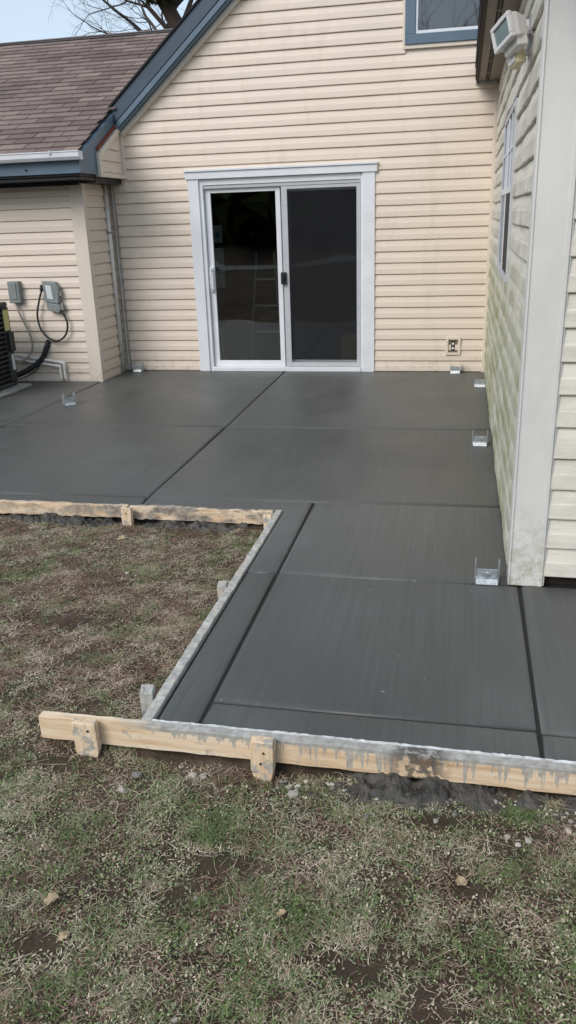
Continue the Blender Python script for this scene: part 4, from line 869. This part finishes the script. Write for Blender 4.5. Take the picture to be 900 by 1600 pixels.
# ================================================================== TREES
def tree(loc, h, seed, lab, spread=1.0, trunk_r=.22, depth=6, lean=(0, 0), path=None):
    r = random.Random(seed); t = thing('bare_tree', lab, 'tree', loc); tr = MB(); tw = MB(); tips = []
    def grow(p, d, L, rad, lv):
        k = 5; pts = [p]; rs = [rad]; q_ = p.copy(); dd = d.copy()
        for i in range(k):
            dd = (dd+Vector((r.uniform(-1, 1), r.uniform(-1, 1), r.uniform(-.6, .8)))*.17*spread).normalized(); q_ = q_+dd*(L/k); pts.append(q_.copy()); rs.append(rad*(1-.42*(i+1)/k))
        (tr if lv < 2 else tw).tube(pts, rs, 7 if lv < 2 else 4, cap=False)
        if lv >= depth: tips.append(q_); return
        for c in range(3 if lv < 2 else r.choice((2, 3, 3))):
            i = r.choice((2, 3, 4, 5)) if c else 5; ax = dd.cross(Vector((r.uniform(-1, 1), r.uniform(-1, 1), r.uniform(-1, 1)))).normalized()
            nd = (Matrix.Rotation(r.uniform(.35, 1.0) if c else r.uniform(.05, .4), 3, ax) @ dd).normalized(); grow(pts[i], nd, L*r.uniform(.58, .82), rs[i]*r.uniform(.5, .72) if c else rs[i]*.9, lv+1)
    if path:
        tr.tube(path, [trunk_r*(1-.5*i/(len(path)-1)) for i in range(len(path))], 9)
        for k in range(2, len(path)):
            for c in range(2): grow(Vector(path[k]), Vector((r.uniform(-1.2, .9), r.uniform(-.5, .5), r.uniform(.15, .9))).normalized(), h*r.uniform(.10, .17), trunk_r*.33, 2)
    else: grow(Vector(loc), Vector((lean[0], lean[1], 1)).normalized(), h*.42, trunk_r, 0)
    part('trunk', tr, barkm, t); cr = part('crown', tw, twigm, t); return t
tree((-3.3, 12, -.1), 12.5, 4, 'bare winter tree with a thick leaning trunk rising behind the shingled roof', 1.5, .24, 7, path=[(-3.3, 12, -.1), (-3.5, 12, 3.0), (-3.75, 12, 5.2), (-3.9, 12, 5.95), (-4.1, 11.95, 6.35), (-4.42, 11.9, 6.9), (-4.6, 11.9, 8.2), (-4.5, 11.9, 10)])
tree((-5.2, 14.5, -.1), 10, 12, 'slender bare tree with fine crooked twigs left of the thick trunk behind the roof', 2.0, .10, 7, path=[(-5.0, 14.5, -.1), (-5.1, 14.5, 4.5), (-5.25, 14.5, 6.0), (-5.05, 14.5, 6.5), (-5.5, 14.5, 7.0), (-5.6, 14.5, 8.0)])
tree((2.2, -33, -.1), 14, 21, 'tall unseen bare tree added across the yard for the upper window reflection', 1.2, .2, 5)  # unseen trees added behind the viewer to give the upper window a reflection
tree((-.6, -31, -.1), 12, 22, 'second unseen bare tree added left of the tallest for the window reflection', 1.2, .16, 5)
# evergreen clump hanging in the thick tree
x_ = np.random.default_rng(3); n = 5200; cc = [(-4.12, 11.7, 6.74, .36), (-4.38, 11.65, 6.66, .26), (-3.75, 11.9, 7.1, .4), (-4.0, 11.9, 7.5, .7)]
V = []; F = []
for i in range(n):
    c = cc[i % 4]; d = x_.normal(0, 1, 3); d /= np.linalg.norm(d); p = np.array(c[:3])+d*c[3]*x_.random()**.4*(1+.3*math.sin(d[0]*7)*math.cos(d[2]*6)); a = x_.normal(0, 1, 3); a /= np.linalg.norm(a); b = np.cross(a, d); s_ = .03+.03*x_.random()
    o_ = len(V); V += [p-a*s_, p+b*s_*.5, p+a*s_, p-b*s_*.5]; F.append((o_, o_+1, o_+2, o_+3))
mb = MB(); mb.v = [tuple(v) for v in V]; mb.f = F; o = single('evergreen_clump', mb, leafm, 'dark green evergreen growth clinging high on the bare tree trunk', 'foliage', kind=None)
at_ = o.data.attributes.new('rnd', 'FLOAT', 'FACE'); at_.data.foreach_set('value', x_.random(len(o.data.polygons)))
# woods behind the viewer, added unseen to keep sky out of the door glass
n = 26000; V = np.zeros((n, 4, 3)); cx_ = x_.uniform(-70, 70, n); top = 5+2*vnoise(cx_, cx_*0, .13, 9)+2*vnoise(cx_, cx_*0, .6, 10); cz_ = x_.random(n)*top-.3; cy_ = -40+x_.normal(0, 2.2, n)
for k in range(4): V[:, k] = np.stack([cx_, cy_, cz_], 1)+x_.normal(0, .55, (n, 3))
me = bpy.data.meshes.new('far_woods'); me.from_pydata(V.reshape(-1, 3).tolist(), [], np.arange(n*4).reshape(-1, 4).tolist()); me.materials.append(leafm)
at_ = me.attributes.new('rnd', 'FLOAT', 'FACE'); at_.data.foreach_set('value', x_.random(n)); o = bpy.data.objects.new('far_woods', me); COL.objects.link(o); o['kind'] = 'stuff'; o['label'] = 'unseen dark line of trees added to block sky reflection in the door glass'; o['category'] = 'woods'
